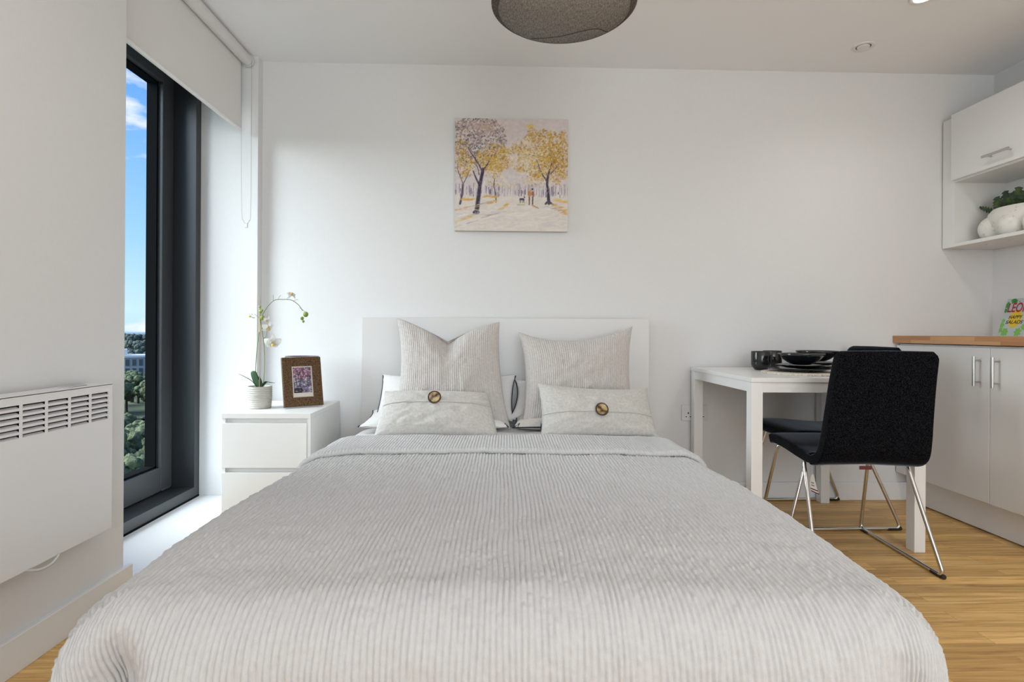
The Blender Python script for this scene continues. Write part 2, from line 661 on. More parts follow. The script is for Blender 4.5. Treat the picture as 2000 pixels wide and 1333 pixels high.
# outer frame: front face x=-1.585, 5 cm wide, 11 cm deep
fw = 0.048
for (a, b_, c, d) in ((yA, yA + fw, zA, zB), (yB2 - fw, yB2, zA, zB), (yA + fw, yB2 - fw, zA, zA + fw + .002), (yA + fw, yB2 - fw, zB - fw, zB)):
    box(bm, -1.78, XW, a, b_, c, d, bev=0.0015)
obj('window_frame', bm, M_frame, t)
bm = BM()
box(bm, -1.66, XW + 0.003, yA, yB2 - 0.006, SILL, zA)
obj('sill_gasket', bm, M_gasket, t)
# sash
sy0, sy1, sz0, sz1 = yA + fw + .006, yB2 - fw - .004, zA + fw + .008, zB - fw - .006
sw = 0.095
bm = BM()
for (a, b_, c, d) in ((sy0, sy0 + sw, sz0, sz1), (sy1 - sw, sy1, sz0, sz1), (sy0 + sw, sy1 - sw, sz0, sz0 + .118), (sy0 + sw, sy1 - sw, sz1 - .10, sz1)):
    box(bm, -1.775, -1.70, a, b_, c, d, bev=0.003)
sash = obj('sash', bm, M_frame2, t)
bm = BM()
for (a, b_, c, d) in ((sy0 + sw, sy0 + sw + .012, sz0 + .118, sz1 - .1), (sy1 - sw - .012, sy1 - sw, sz0 + .118, sz1 - .1),
                      (sy0 + sw, sy1 - sw, sz0 + .118, sz0 + .128), (sy0 + sw, sy1 - sw, sz1 - .11, sz1 - .1)):
    box(bm, -1.775, -1.724, a, b_, c, d)
obj('glazing_bead', bm, M_gasket, t)
obj('glass_pane', bx(-1.774, -1.766, sy0 + sw - .01, sy1 - sw + .01, sz0 + .10, sz1 - .09), M_glass, t)
obj('stay_catch', bx(-1.70, -1.692, 2.90, 2.975, sz0 + .001, sz0 + .009, bev=.001), M_steel, t, label='small grey steel catch')
obj('gap_shade_strip', bx(-1.74, -1.705, yA + fw, yB2 - fw, zA + fw, sz0 + .004), M_gasket, t)  # black strip standing in for the shade in the gap below the sash

# ================================================================== roller blind
t = thing('roller_blind', 'pale grey roller blind hanging partly lowered over the tall window', 'blind', (-1.335, 3.03, 2.362))
bm = tube(BM(), [(0, -1.02, 0), (0, -0.012, 0)], 0.029, 32)
obj('roller_tube', bm, M_blindtube, t, smooth='auto')
n = 40
ys = np.linspace(-1.01, -0.02, n)
xs = np.array([-0.026, -0.0255, -0.025, -0.025, -0.025])
zz = np.linspace(0.0, -0.372, 12)
front = [[(-0.026 + 0.0006 * math.sin(y * 9) * (k / 11), y, z) for y in ys] for k, z in enumerate(zz)]
vs, fs = [], []
for row in front: vs += row
N0 = len(vs)
for row in front: vs += [(p[0] - 0.0012, p[1], p[2]) for p in row]
for i in range(11):
    for j in range(n - 1):
        a = i * n + j
        fs.append((a, a + n, a + n + 1, a + 1))
        fs.append((N0 + a, N0 + a + 1, N0 + a + n + 1, N0 + a + n))
for i in range(11):
    for j in (0, n - 1):
        a = i * n + j
        fs.append((a, N0 + a, N0 + a + n, a + n))
obj('blind_cloth', (vs, fs), M_blind, t, smooth='auto')
bm = tube(BM(), [(-0.0265, -1.012, -0.375), (-0.0265, -0.016, -0.375)], 0.0095, 16)
obj('bottom_bar', bm, mat('bar_white', (0.84, 0.84, 0.83), 0.3), t, smooth='auto')
bm = lathe(BM(), [(0.0, 0), (0.031, 0), (0.031, 0.012), (0.0, 0.012)], 32)
bmesh.ops.rotate(bm, verts=bm.verts, matrix=Matrix.Rotation(-PI / 2, 3, 'X'))
bmesh.ops.translate(bm, verts=bm.verts, vec=(0, -0.006, 0))
box(bm, -0.018, 0.018, 0.004, 0.010, 0.0, 0.034)
obj('end_bracket', bm, M_plastic, t, smooth='auto')
# chain loop
a = [(0.024, -0.006, -0.01), (0.024, -0.006, -0.4), (0.024, -0.008, -0.80), (0.020, -0.018, -0.855), (0.012, -0.030, -0.875),
     (0.002, -0.042, -0.86), (-0.004, -0.050, -0.80), (-0.008, -0.052, -0.4), (-0.022, -0.012, -0.01)]
obj('bead_chain', tube(BM(), spline(a, 8), 0.0013, 6), mat('chain_grey', (0.55, 0.54, 0.52), 0.4), t, smooth=True)
obj('chain_weight', bx(0.004, 0.018, -0.036, -0.024, -0.892, -0.868, bev=.002), M_plastic, t)

# ================================================================== panel heater
t = thing('panel_heater', 'white wall-mounted electric panel heater with slotted top grille', 'heater', (XL, 1.822, 0.30))
hx = 0.082      # depth from wall
L0, L1, HZ = -1.10, 0.0, 0.455
# body built from strips so the slots are real openings
bm = BM()
slots_y = []
edge = -0.022
for k in range(12):
    y1 = edge - k * 0.082
    slots_y.append((y1 - 0.074, y1))
zt = [0.432 - i * 0.0152 for i in range(6)]       # slot tops (local z)
zlow = zt[-1] - 0.0095
face0, face1 = hx - 0.0025, hx
box(bm, face0, face1, L0, L1 - 0.006, 0.0, zlow)
box(bm, face0, face1, L0, L1 - 0.006, zt[0], HZ)
for i in range(5):
    box(bm, face0, face1, L0, L1 - 0.006, zt[i + 1], zt[i] - 0.0095)
for i in range(6):
    z1, z0 = zt[i], zt[i] - 0.0095
    box(bm, face0, face1, slots_y[0][1], L1 - 0.006, z0, z1)
    for k in range(11):
        box(bm, face0, face1, slots_y[k + 1][1], slots_y[k][0], z0, z1)
    box(bm, face0, face1, L0, slots_y[-1][0], z0, z1)
# angled louvre blades behind the lower lip of each slot
for i in range(6):
    z0 = zt[i] - 0.0095
    for (a, b_) in slots_y:
        v = [bm.verts.new(p) for p in ((hx - 0.001, a, z0), (hx - 0.001, b_, z0), (hx - 0.010, b_, z0 + 0.005), (hx - 0.010, a, z0 + 0.005))]
        bm.faces.new(v)
# sides, top, bottom, rounded edge
box(bm, 0.02, hx - 0.0025, L1 - 0.010, L1, 0.0, HZ)
box(bm, 0.02, hx - 0.0025, L0, L0 + 0.01, 0.0, HZ)
box(bm, 0.02, hx, L0, L1 - 0.004, HZ - 0.002, HZ + 0.003)
box(bm, 0.02, hx - .0025, L0, L1, -0.003, 0.0)
cyl(bm, (hx - 0.006, L1 - 0.006, 0), (hx - 0.006, L1 - 0.006, HZ), 0.006, 12)
obj('casing', bm, M_rad, t)
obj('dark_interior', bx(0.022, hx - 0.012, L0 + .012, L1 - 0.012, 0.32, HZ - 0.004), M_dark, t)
obj('wall_bracket', bx(0, 0.02, L0 + .1, L1 - .06, 0.05, 0.40), M_rad, t)
obj('control_panel', bx(0.03, hx - 0.01, -0.16, -0.10, HZ + .002, HZ + 0.007, bev=.001), mat('control_grey', (0.45, 0.45, 0.45), .4), t)
a = spline([(0.078, -0.325, 0.0), (0.081, -0.31, -0.008), (0.084, -0.285, -0.016), (0.084, -0.25, -0.016), (0.081, -0.225, -0.008), (0.078, -0.215, 0.0)], 6)
obj('drip_guard', tube(BM(), a, 0.004, 8), mat('guard_white', (0.60, 0.60, 0.58), .3), t, smooth=True)

# ================================================================== bed
BEDX, BROT = 0.045, math.radians(-0.9)
# local bed frame: origin on the floor at the headboard centre, -y to the foot
bed = thing('double_bed', 'white double bed frame with a plain flat headboard', 'bed', (BEDX + 0.003, 3.094, 0), BROT)
obj('headboard', bx(-0.777, 0.777, -0.048, 0.0, 0.0, 1.003, bev=0.0015), mat('headboard_white', (0.70, 0.695, 0.69), .4), bed)
for s in (-1, 1):
    obj('side_rail', bx(s * 0.65 - .012, s * 0.65 + .012, -1.98, -0.048, 0.06, 0.34, bev=.001), M_white, bed)
obj('foot_rail', bx(-0.662, 0.662, -2.005, -1.98, 0.06, 0.34, bev=.001), M_white, bed)
for s in (-1, 1):
    obj('leg', bx(s * .62 - .02, s * .62 + .02, -1.97, -1.93, 0, 0.06), M_white, bed)
o = obj('mattress', bx(-0.655, 0.655, -1.985, -0.055, 0.20, 0.425, bev=0.06, seg=4), M_cotton, None, smooth='auto')
o.location = (BEDX, 3.094, 0)
o.rotation_euler = (0, 0, BROT)
tag(o, 'thick white mattress lying in the bed frame beneath the grey quilt', 'mattress')


def prof(rho, r, flare):
    """rho = cloth length past the edge line -> (outward offset, drop)"""
    q = r * PI / 2
    a = np.clip(rho, 0, q) / r
    off = r * np.sin(a)
    drop = r * (1 - np.cos(a))
    ext = np.maximum(rho - q, 0)
    return off + ext * flare + 0 * ext, drop + ext * math.sqrt(1 - flare * flare)


def drape(A, B, w=0.655, l=2.020, r=0.095, flare=0.10, ztop=0.462, lift=0.0, fold=True, right_trim=None):
    """cloth coords A (across), B (distance from headboard, + to foot) -> bed-local XYZ"""
    A2 = A.copy()
    soft = 0.035 * sm(1.45, 2.0, B)
    r = r + soft
    w = w + np.where(A > 0, 0.055, 0.038) * sm(0.6, 1.6, B) - soft * 0.5
    dx = np.maximum(np.abs(A2) - w, 0)
    dy = np.maximum(B - l, 0)
    sx = np.sign(A2)
    rho = np.maximum(dx, dy)
    both = (dx > 1e-9) | (dy > 1e-9)
    ratio1 = np.where(dx > 1e-9, dy / np.maximum(dx, 1e-9), 0)
    ratio2 = np.where(dy > 1e-9, dx / np.maximum(dy, 1e-9), 0)
    th = np.where(dx >= dy, np.clip(ratio1, 0, 1) * PI / 4, PI / 2 - np.clip(ratio2, 0, 1) * PI / 4)
    off, drop = prof(rho, r, flare)
    hang = sm(0.10, 0.45, rho)
    # perimeter coordinate for waves in the hanging part
    per = np.where(th < 0.01, B, np.where(th > PI / 2 - 0.01, A2 * 1.0 + 7, th * 0.3 + 3 + 9 * sx))
    wave = 0.020 * (vnoise(per * 4.5, rho * 1.5, 5) - 0.5) * 2 * hang
    if fold:
        sf = np.where((dx <= 1e-9) & (dy > 0), w - np.abs(A2), (th - PI / 2) * 0.17)      # arc length from the corner along the front
        inz = dy > 0
        hol = np.exp(-((sf - 0.005) / 0.050) ** 2) * inz
        lobe = np.exp(-((sf + 0.125) / 0.050) ** 2) * inz
        lob2 = np.exp(-((sf - 0.13) / 0.045) ** 2) * inz
        wave = wave + sm(0.06, 0.24, rho) * (-0.085 * hol + 0.012 * lobe + 0.014 * lob2) * np.where(sx < 0, 1.0, 0.30)
    off = off + wave * both
    cx = np.minimum(np.abs(A2), w)
    cy = np.minimum(B, l)
    X = sx * (cx + off * np.cos(th) * (dx > 1e-9) + 0)
    front_only = (dx <= 1e-9) & (dy > 1e-9)
    side_only = (dy <= 1e-9) & (dx > 1e-9)
    X = np.where(front_only, A2, np.where(side_only, sx * (cx + off), X))
    Yl = np.where(front_only, cy + off, np.where(side_only, B, cy + off * np.sin(th)))
    Z = ztop - drop
    # soft loft on top
    top = 1 - sm(0.0, 0.05, rho)
    und = (vnoise(A * 2.2 + 3, B * 1.7, 2) - 0.5) * 0.012 + (vnoise(A * 5, B * 4.2 + 9, 3) - 0.5) * 0.006
    Z = Z + und * (0.4 + 0.6 * top) - 0.010 * (np.abs(A) / w) ** 2.5 * (np.abs(A) < w) - 0.010 * (np.abs(A) >= w) - 0.012 * sm(l - 0.25, l, B)
    return X, -Yl, Z


def place_on_bed(o):
    o.location = (BEDX, 3.094, 0)
    o.rotation_euler = (0, 0, BROT)
    return o


def rib_disp(X, Y, Z, A, B, pitch=0.0115, amp=0.0038):
    """geometric stitched channels along B"""
    X = X + (vnoise(A * 22, B * 8, 21) - 0.5) * 0.006
    s = np.abs(np.sin(A * PI / pitch)) ** 0.5
    rid = np.floor(A / pitch + 1e-6)
    pk = vnoise(rid * 5.3, B * 85 + rid * 3.7, 8) - 0.5 + 0.7 * (vnoise(rid * 3.1, B * 31 + rid * 1.9, 18) - 0.5)
    h = amp * (s - 0.7) + 0.0042 * pk * s + 0.004 * (vnoise(A * 17, B * 23, 77) - .5)
    # normals by finite differences
    dAx, dAy, dAz = np.gradient(X, axis=1), np.gradient(Y, axis=1), np.gradient(Z, axis=1)
    dBx, dBy, dBz = np.gradient(X, axis=0), np.gradient(Y, axis=0), np.gradient(Z, axis=0)
    nx, ny, nz = dAy * dBz - dAz * dBy, dAz * dBx - dAx * dBz, dAx * dBy - dAy * dBx
    ln = np.sqrt(nx ** 2 + ny ** 2 + nz ** 2) + 1e-12
    sgn = np.sign(np.median(nz))
    return X + sgn * nx / ln * h, Y + sgn * ny / ln * h, Z + sgn * nz / ln * h


# white under-sheet, seen at the pillow end and along the right side
A, B = np.meshgrid(np.linspace(-1.02, 1.05, 150), np.linspace(0.05, 1.30, 90))
X, Y, Z = drape(A, B, w=0.665, r=0.09, ztop=0.452, fold=False)
Z = Z + 0.004 * (vnoise(A * 14, B * 9, 31) - .5) - 0.03 * sm(0.3, 0.05, B)
sheet = grid_mesh('bed_sheet', X, Y, Z, M_cotton, uv=(A, B))
tag(place_on_bed(sheet), 'smooth white sheet showing between the pillows and the quilt', 'bed sheet')

# quilt
A, B = np.meshgrid(np.arange(-552, 553) * (0.0115 / 6), np.concatenate([np.arange(0.60, 1.6975, 0.0055), np.arange(1.7, 2.49, 0.0042)]))
At = A.copy()
lim = 0.80 + 0.26 * sm(0.62, 1.10, B)         # right side pulled up near the pillows
At = np.where(A > 0.6, 0.6 + (A - 0.6) / 0.46 * (lim - 0.6), A)
X, Y, Z = drape(At, B, ztop=0.466)
X, Y, Z = rib_disp(X, Y, Z, A, B)
quilt = grid_mesh('bedspread', X, Y, Z, M_quilt, uv=(A, B))
tag(place_on_bed(quilt), 'pale grey quilted bedspread with narrow stitched channels draped over the bed', 'bedspread')
# folded-back cuff of the quilt: thicker, with a rounded front edge
Bc = np.concatenate([np.full(10, 0.955), np.linspace(0.955, 0.60, 90)])
A, Bg = np.meshgrid(np.arange(-552, 553) * (0.0115 / 6), Bc)
k = np.arange(len(Bc))[:, None] * np.ones_like(A)
lim = 0.81 + 0.26 * sm(0.62, 1.10, Bg)
At = np.where(A > 0.6, 0.6 + (A - 0.6) / 0.46 * (lim - 0.6), A)
edge = (vnoise(A * 2.3 + 4, A * 0, 4) - 0.5) * 0.055 + (vnoise(A * 9 + 1, A * 0, 6) - .5) * 0.012 + 0.05 * np.clip((-A - .5), 0, 1)
ang = np.clip(k / 9.0, 0, 1) * PI
Bq = Bg + edge * sm(0.60, 0.95, Bg) + np.where(k < 10, 0.012 * np.sin(ang), 0)
thick = np.where(k < 10, 0.0105 * (1 - np.cos(ang)) - 0.001, 0.020 + 0.003 * vnoise(A * 12, Bg * 20, 9))
thick = np.minimum(thick, 0.020 + 0.003 * vnoise(A * 12, Bg * 20, 9)) * (0.4 + 0.6 * sm(0.58, 0.70, Bg))
X0, Y0, Z0 = drape(At, Bq, ztop=0.466)
dA = 0.001
X1, Y1, Z1 = drape(At + dA, Bq, ztop=0.466)
tx, tz = X1 - X0, Z1 - Z0
ln = np.sqrt(tx ** 2 + tz ** 2) + 1e-9
X2, Y2, Z2 = X0 - tz / ln * thick, Y0, Z0 + tx / ln * thick
s = np.abs(np.sin(A * PI / 0.0115)) ** 0.6
Z2 = Z2 + 0.003 * (s - .7) + 0.003 * (vnoise(A * 40, Bg * 40, 5) - .5)
cuff = grid_mesh('folded_cuff', X2, Y2, Z2, M_quilt, parent=quilt, uv=(A, Bg * 1.0 + 4))


# ------------------------------------------------------------------ pillows and cushions
def cushion(name, corners, thick, m, sag=(0.03, 0.03, 0.02, 0.03), chop=None, n=64, parent=None, normal=None, wrinkle=0.004,
            seed=1, rib=None):
    """corners TL,TR,BR,BL world points.  sag: inward bow of top,right,bottom,left edges (m).  Both faces in one closed mesh."""
    TL, TR, BR, BL = [np.array(c, float) for c in corners]
    nu = n
    ww_ = np.linalg.norm(TR + BR - TL - BL) / 2
    if rib:
        nu = int(round(ww_ / rib)) * 6 + 1
    u = np.linspace(-1, 1, nu)
    v = np.linspace(-1, 1, n)
    U, V = np.meshgrid(u, v)
    s, t_ = (U + 1) / 2, (V + 1) / 2     # t_=1 top
    P = ((1 - s) * (1 - t_))[..., None] * BL + (s * (1 - t_))[..., None] * BR + (s * t_)[..., None] * TR + ((1 - s) * t_)[..., None] * TL
    ex = (TR + BR - TL - BL) / 2
    ey = (TL + TR - BL - BR) / 2
    w, h = np.linalg.norm(ex), np.linalg.norm(ey)
    ex, ey = ex / w, ey / h
    nn = np.cross(ex, ey)
    if nn[1] > 0: nn = -nn
    bow = lambda q: (1 - np.abs(q) ** 2.2)
    st, sr, sb, sl = sag
    top = st * bow(U)
    if chop:
        u0, depth = chop
        top = depth * np.clip(1 - np.abs(U - u0) / np.where(U < u0, 1 + u0, 1 - u0), 0, 1) ** 1.25
        top = top - 0.0 * U
    dispy = -top * sm(-0.3, 1.0, V) ** 1.3 + sb * bow(U) * sm(-0.3, 1.0, -V) ** 1.3
    dispx = -sr * bow(V) * sm(-0.3, 1.0, U) ** 1.3 + sl * bow(V) * sm(-0.3, 1.0, -U) ** 1.3
    P = P + dispy[..., None] * ey + dispx[..., None] * ex
    prof_ = (np.clip(1 - np.abs(U) ** 2.6, 0, 1) * np.clip(1 - np.abs(V) ** 2.6, 0, 1)) ** 0.55
    wr = wrinkle * ((vnoise(U * 5 + seed, V * 5, seed) - .5) + 0.6 * (vnoise(U * 11, V * 9 + seed, seed + 3) - .5)) * prof_
    if chop:
        crease = np.exp(-((U - chop[0]) / 0.22) ** 2) * sm(0.0, 1.0, V)
        wr = wr - 0.25 * thick * crease
    # gathers near the corners
    cor = (np.abs(U) * np.abs(V)) ** 3
    wr = wr + 0.0025 * np.sin((U - V) * 26 + seed) * cor
    if rib:
        rs = np.abs(np.sin((U + 1) / 2 * round(ww_ / rib) * PI)) ** 0.5
        rid = np.floor((U + 1) / 2 * round(ww_ / rib) + 1e-6)
        wr = wr + (0.0030 * (rs - .7) + 0.0012 * (vnoise(rid * 4.1, V * 30 + rid * 2.7, 3) - .5)) * prof_ ** .3
    F = P + (thick / 2 * prof_ + wr)[..., None] * nn
    Bk = P - (thick / 2 * prof_ * 0.9)[..., None] * nn
    verts = np.concatenate([F.reshape(-1, 3), Bk.reshape(-1, 3)])
    idx = np.arange(n * nu).reshape(n, nu)
    q1 = np.stack([idx[:-1, :-1], idx[:-1, 1:], idx[1:, 1:], idx[1:, :-1]], -1).reshape(-1, 4)
    q2 = q1[:, ::-1] + n * nu
    q = np.concatenate([q1, q2])
    me = bpy.data.meshes.new(name)
    c0 = verts.mean(axis=0)
    c0[2] = verts[:, 2].min()
    verts = verts - c0
    me.vertices.add(len(verts))
    me.vertices.foreach_set('co', verts.ravel().astype(np.float32))
    me.loops.add(q.size)
    me.loops.foreach_set('vertex_index', q.ravel().astype(np.int32))
    me.polygons.add(len(q))
    me.polygons.foreach_set('loop_start', np.arange(0, q.size, 4, dtype=np.int32))
    me.polygons.foreach_set('loop_total', np.full(len(q), 4, dtype=np.int32))
    me.update(calc_edges=True)
    me.polygons.foreach_set('use_smooth', [True] * len(q))
    lay = me.uv_layers.new(name='UVMap')
    Uc = np.stack([U * w / 2, V * h / 2], -1).reshape(-1, 2)
    Uc = np.concatenate([Uc, Uc])
    lay.data.foreach_set('uv', Uc[q.ravel()].ravel().astype(np.float32))
    bmx = bmesh.new()
    bmx.from_mesh(me)
    bmesh.ops.remove_doubles(bmx, verts=bmx.verts, dist=0.0004)
    bmesh.ops.recalc_face_normals(bmx, faces=bmx.faces)
    bmx.to_mesh(me)
    bmx.free()
    me.materials.append(m)
    o = bpy.data.objects.new(name, me)
    COL.objects.link(o)
    o.location = Vector(c0)
    surf = (F, P, nn, ex, ey, c0)
    return o, surf


def edge_tube(surf, side, r, name, m, parent, n=64):
    F, P, nn, ex, ey, c0 = surf
    row = {'left': P[:, 0], 'right': P[:, -1], 'top': P[-1], 'bottom': P[0]}[side] - c0
    return obj(name, tube(BM(), [Vector(p) for p in row[::2]], r, 6), m, parent, smooth=True)


# rear sleeping pillows (white with navy piping), then taupe squares, then small linen cushions
o, sf = cushion('pillow', [(-0.600, 2.985, 0.700), (0.100, 2.985, 0.700), (0.085, 2.86, 0.475), (-0.615, 2.86, 0.475)], 0.13, M_cotton, sag=(0.02, 0.015, 0.01, 0.01), seed=3, wrinkle=0.012)
tag(o, 'white pillow with navy piping propped behind the left taupe cushion', 'pillow', )
edge_tube(sf, 'left', 0.0032, 'piping', M_navy, o)
edge_tube(sf, 'right', 0.0032, 'piping', M_navy, o)
o, sf = cushion('pillow', [(-0.66, 3.02, 0.505), (0.045, 3.02, 0.505), (0.055, 2.68, 0.475), (-0.655, 2.68, 0.475)], 0.10, M_cotton, sag=(0.02, 0.02, 0.01, 0.02), seed=5, wrinkle=0.01)
tag(o, 'white pillow with navy piping lying flat under the left cushions', 'pillow')
edge_tube(sf, 'left', 0.0032, 'piping', M_navy, o)
edge_tube(sf, 'right', 0.0032, 'piping', M_navy, o)


def leaf_print():
    m = uv_fabric('feather_print_cotton', (0.58, 0.55, 0.50), (0.70, 0.67, 0.62), weave=1200, weave_amp=0.08)
    N, Lk, b = nodes(m)
    uv = N.new('ShaderNodeUVMap')
    mp = N.new('ShaderNodeMapping')
    mp.inputs['Rotation'].default_value = (0, 0, 0.7)
    mp.inputs['Scale'].default_value = (26, 7, 1)
    no = N.new('ShaderNodeTexNoise')
    no.inputs['Scale'].default_value = 1.0
    no.inputs['Detail'].default_value = 3
    no.inputs['Distortion'].default_value = 1.2
    rp = N.new('ShaderNodeValToRGB')
    rp.color_ramp.elements[0].position = 0.60
    rp.color_ramp.elements[1].position = 0.64
    rp.color_ramp.elements[0].color = (0, 0, 0, 1)
    rp.color_ramp.elements[1].color = (1, 1, 1, 1)
    mx = N.new('ShaderNodeMix')
    mx.data_type = 'RGBA'
    mx.inputs[7].default_value = (0.03, 0.035, 0.04, 1)
    src = b.inputs['Base Color'].links[0].from_socket
    Lk.new(uv.outputs[0], mp.inputs[0])
    Lk.new(mp.outputs[0], no.inputs['Vector'])
    Lk.new(no.outputs[0], rp.inputs[0])
    Lk.new(rp.outputs[0], mx.inputs[0])
    Lk.new(src, mx.inputs[6])
    Lk.new(mx.outputs[2], b.inputs['Base Color'])
    return m


M_leafp = leaf_print()
o, sf = cushion('pillow', [(0.095, 2.99, 0.675), (0.70, 2.99, 0.675), (0.72, 2.88, 0.48), (0.055, 2.86, 0.48)], 0.12, M_cotton, sag=(0.02, 0.015, 0.01, 0.03), seed=8, wrinkle=0.016)
tag(o, 'cream pillow with dark piping propped behind the right taupe cushion', 'pillow')
edge_tube(sf, 'left', 0.0035, 'piping', M_navy, o)
o, sf = cushion('pillow', [(0.085, 3.0, 0.50), (0.72, 3.02, 0.505), (0.71, 2.68, 0.475), (0.075, 2.66, 0.475)], 0.09, M_leafp, sag=(0.02, 0.02, 0.01, 0.02), seed=9, wrinkle=0.02)
tag(o, 'cream pillow with a dark leaf print lying flat under the right cushions', 'pillow')
edge_tube(sf, 'left', 0.0035, 'piping', M_navy, o)
edge_tube(sf, 'bottom', 0.0035, 'piping', M_navy, o)

o, sf = cushion('taupe_cushion', [(-0.515, 2.90, 0.995), (0.012, 2.90, 0.980), (0.068, 2.75, 0.455), (-0.515, 2.75, 0.455)], 0.17, M_euro,
                sag=(0.05, 0.022, 0.008, 0.035), chop=(-0.02, 0.115), seed=12, n=110, rib=0.0115, wrinkle=0.012)
tag(o, 'large ribbed taupe square cushion with its top chopped into a deep V', 'cushion')
o, sf = cushion('taupe_cushion', [(0.108, 2.90, 0.928), (0.700, 2.90, 0.962), (0.690, 2.75, 0.455), (0.118, 2.75, 0.455)], 0.17, M_euro,
                sag=(0.062, 0.028, 0.008, 0.030), seed=15, n=110, rib=0.0115, wrinkle=0.012)
tag(o, 'large ribbed taupe square cushion with upright corners, on the right of the bed', 'cushion')


def horn():
    m = mat('horn_button', (0.4, 0.26, 0.12), 0.2)
    N, Lk, b = nodes(m)
    tc = N.new('ShaderNodeTexCoord')
    no = N.new('ShaderNodeTexNoise')
    no.inputs['Scale'].default_value = 28
    no.inputs['Detail'].default_value = 3
    rp = N.new('ShaderNodeValToRGB')
    e = rp.color_ramp.elements
    e[0].position, e[0].color = 0.40, (0.035, 0.015, 0.008, 1)
    e[1].position, e[1].color = 0.52, (0.46, 0.31, 0.12, 1)
    k = e.new(0.75)
    k.color = (0.62, 0.50, 0.30, 1)
    Lk.new(tc.outputs['Object'], no.inputs['Vector'])
    Lk.new(no.outputs[0], rp.inputs[0])
    Lk.new(rp.outputs[0], b.inputs['Base Color'])
    return m


M_horn = horn()
M_hornrim = mat('horn_rim', (0.05, 0.022, 0.012), 0.22)


def button_on(parent, surf, uu, vv, r, rotseed=0):
    F, P, nn, ex, ey, c0 = surf
    n = F.shape[0]
    i, j = int((vv + 1) / 2 * (n - 1)), int((uu + 1) / 2 * (F.shape[1] - 1))
    tx = F[i, j + 2] - F[i, j - 2]
    ty = F[i + 2, j] - F[i - 2, j]
    nz = np.cross(tx, ty)
    if np.dot(nz, nn) < 0: nz = -nz
    nz = (Vector(nz).normalized() + Vector((0, -1.0, 0.1))).normalized()
    q = Vector((0, 0, 1)).rotation_difference(nz)
    loc = Vector(F[i, j] - c0) + nz * 0.008
    b = obj('button', lathe(BM(), [(0, 0.0), (r * .97, 0.0), (r, 0.002), (r * .97, 0.005), (r * .86, 0.0058), (r * .80, 0.0042), (r * .3, 0.0036), (0, 0.0036)], 40),
            M_hornrim, parent, smooth=True, label='round brown horn button with a dark rim')
    b.location = loc
    b.rotation_mode = 'QUATERNION'
    b.rotation_quaternion = q
    f = lathe(BM(), [(0, 0.0046), (r * .76, 0.0046), (r * .78, 0.0042)], 40)
    f = obj('button_face', f, M_horn, b, label='mottled honey horn centre')
    f.rotation_euler = (0, 0, rotseed)
    h = BM()
    for sx_ in (-1, 1):
        lathe(h, [(0, 0.0049), (0.0019, 0.0049), (0.0019, 0.0040)], 12, (sx_ * 0.0032, 0, 0))
    obj('button_hole', h, M_dark, b)


def seam_flap(parent, surf, vv, name='flap'):
    """overlapping lip of the envelope front, following the cushion"""
    F, P, nn, ex, ey, c0 = surf
    n = F.shape[0]
    i = int((vv + 1) / 2 * (n - 1))
    pts_lo, rows = [], []
    us = np.linspace(1, n - 2, 48).astype(int)
    curve = -((us / (n - 1) * 2 - 1) ** 2) * 0.012
    for k, (dz, off) in enumerate(((0.0, 0.0004), (-0.0005, 0.0032), (0.004, 0.0042), (0.016, 0.0036), (0.028, -0.001))):
        row = []
        for j, c in zip(us, curve):
            ii = i + dz / 0.0055
            i0 = int(np.clip(math.floor(ii), 0, n - 2))
            fr = ii - i0
            p = F[i0, j] * (1 - fr) + F[i0 + 1, j] * fr
            row.append(p + nn * off + ey * c * 0 - c0)
        rows.append(row)
    R = np.array(rows)
    uvA, uvB = np.meshgrid(np.linspace(0, 0.6, len(us)), np.linspace(2, 2.03, len(rows)))
    return grid_mesh(name, R[..., 0], R[..., 1], R[..., 2], M_linen, parent=parent, uv=(uvA, uvB))


o, sf = cushion('linen_cushion', [(-0.520, 2.635, 0.648), (-0.045, 2.635, 0.640), (0.005, 2.50, 0.455), (-0.545, 2.50, 0.455)], 0.13, M_linen,
                sag=(-0.004, -0.004, 0.004, 0.006), seed=22, n=80, wrinkle=0.010)
tag(o, 'small oatmeal linen cushion with one horn button, leaning on the V-topped cushion', 'cushion')
seam_flap(o, sf, 0.28)
button_on(o, sf, 0.0, 0.46, 0.0305, 0.4)
o, sf = cushion('linen_cushion', [(0.190, 2.635, 0.690), (0.708, 2.635, 0.668), (0.728, 2.50, 0.455), (0.195, 2.50, 0.455)], 0.13, M_linen,
                sag=(0.022, 0.010, 0.004, 0.012), seed=27, n=80, wrinkle=0.010)
tag(o, 'small oatmeal linen cushion with one horn button, on the right of the bed', 'cushion')
seam_flap(o, sf, -0.22)
button_on(o, sf, 0.06, -0.16, 0.030, 2.2)

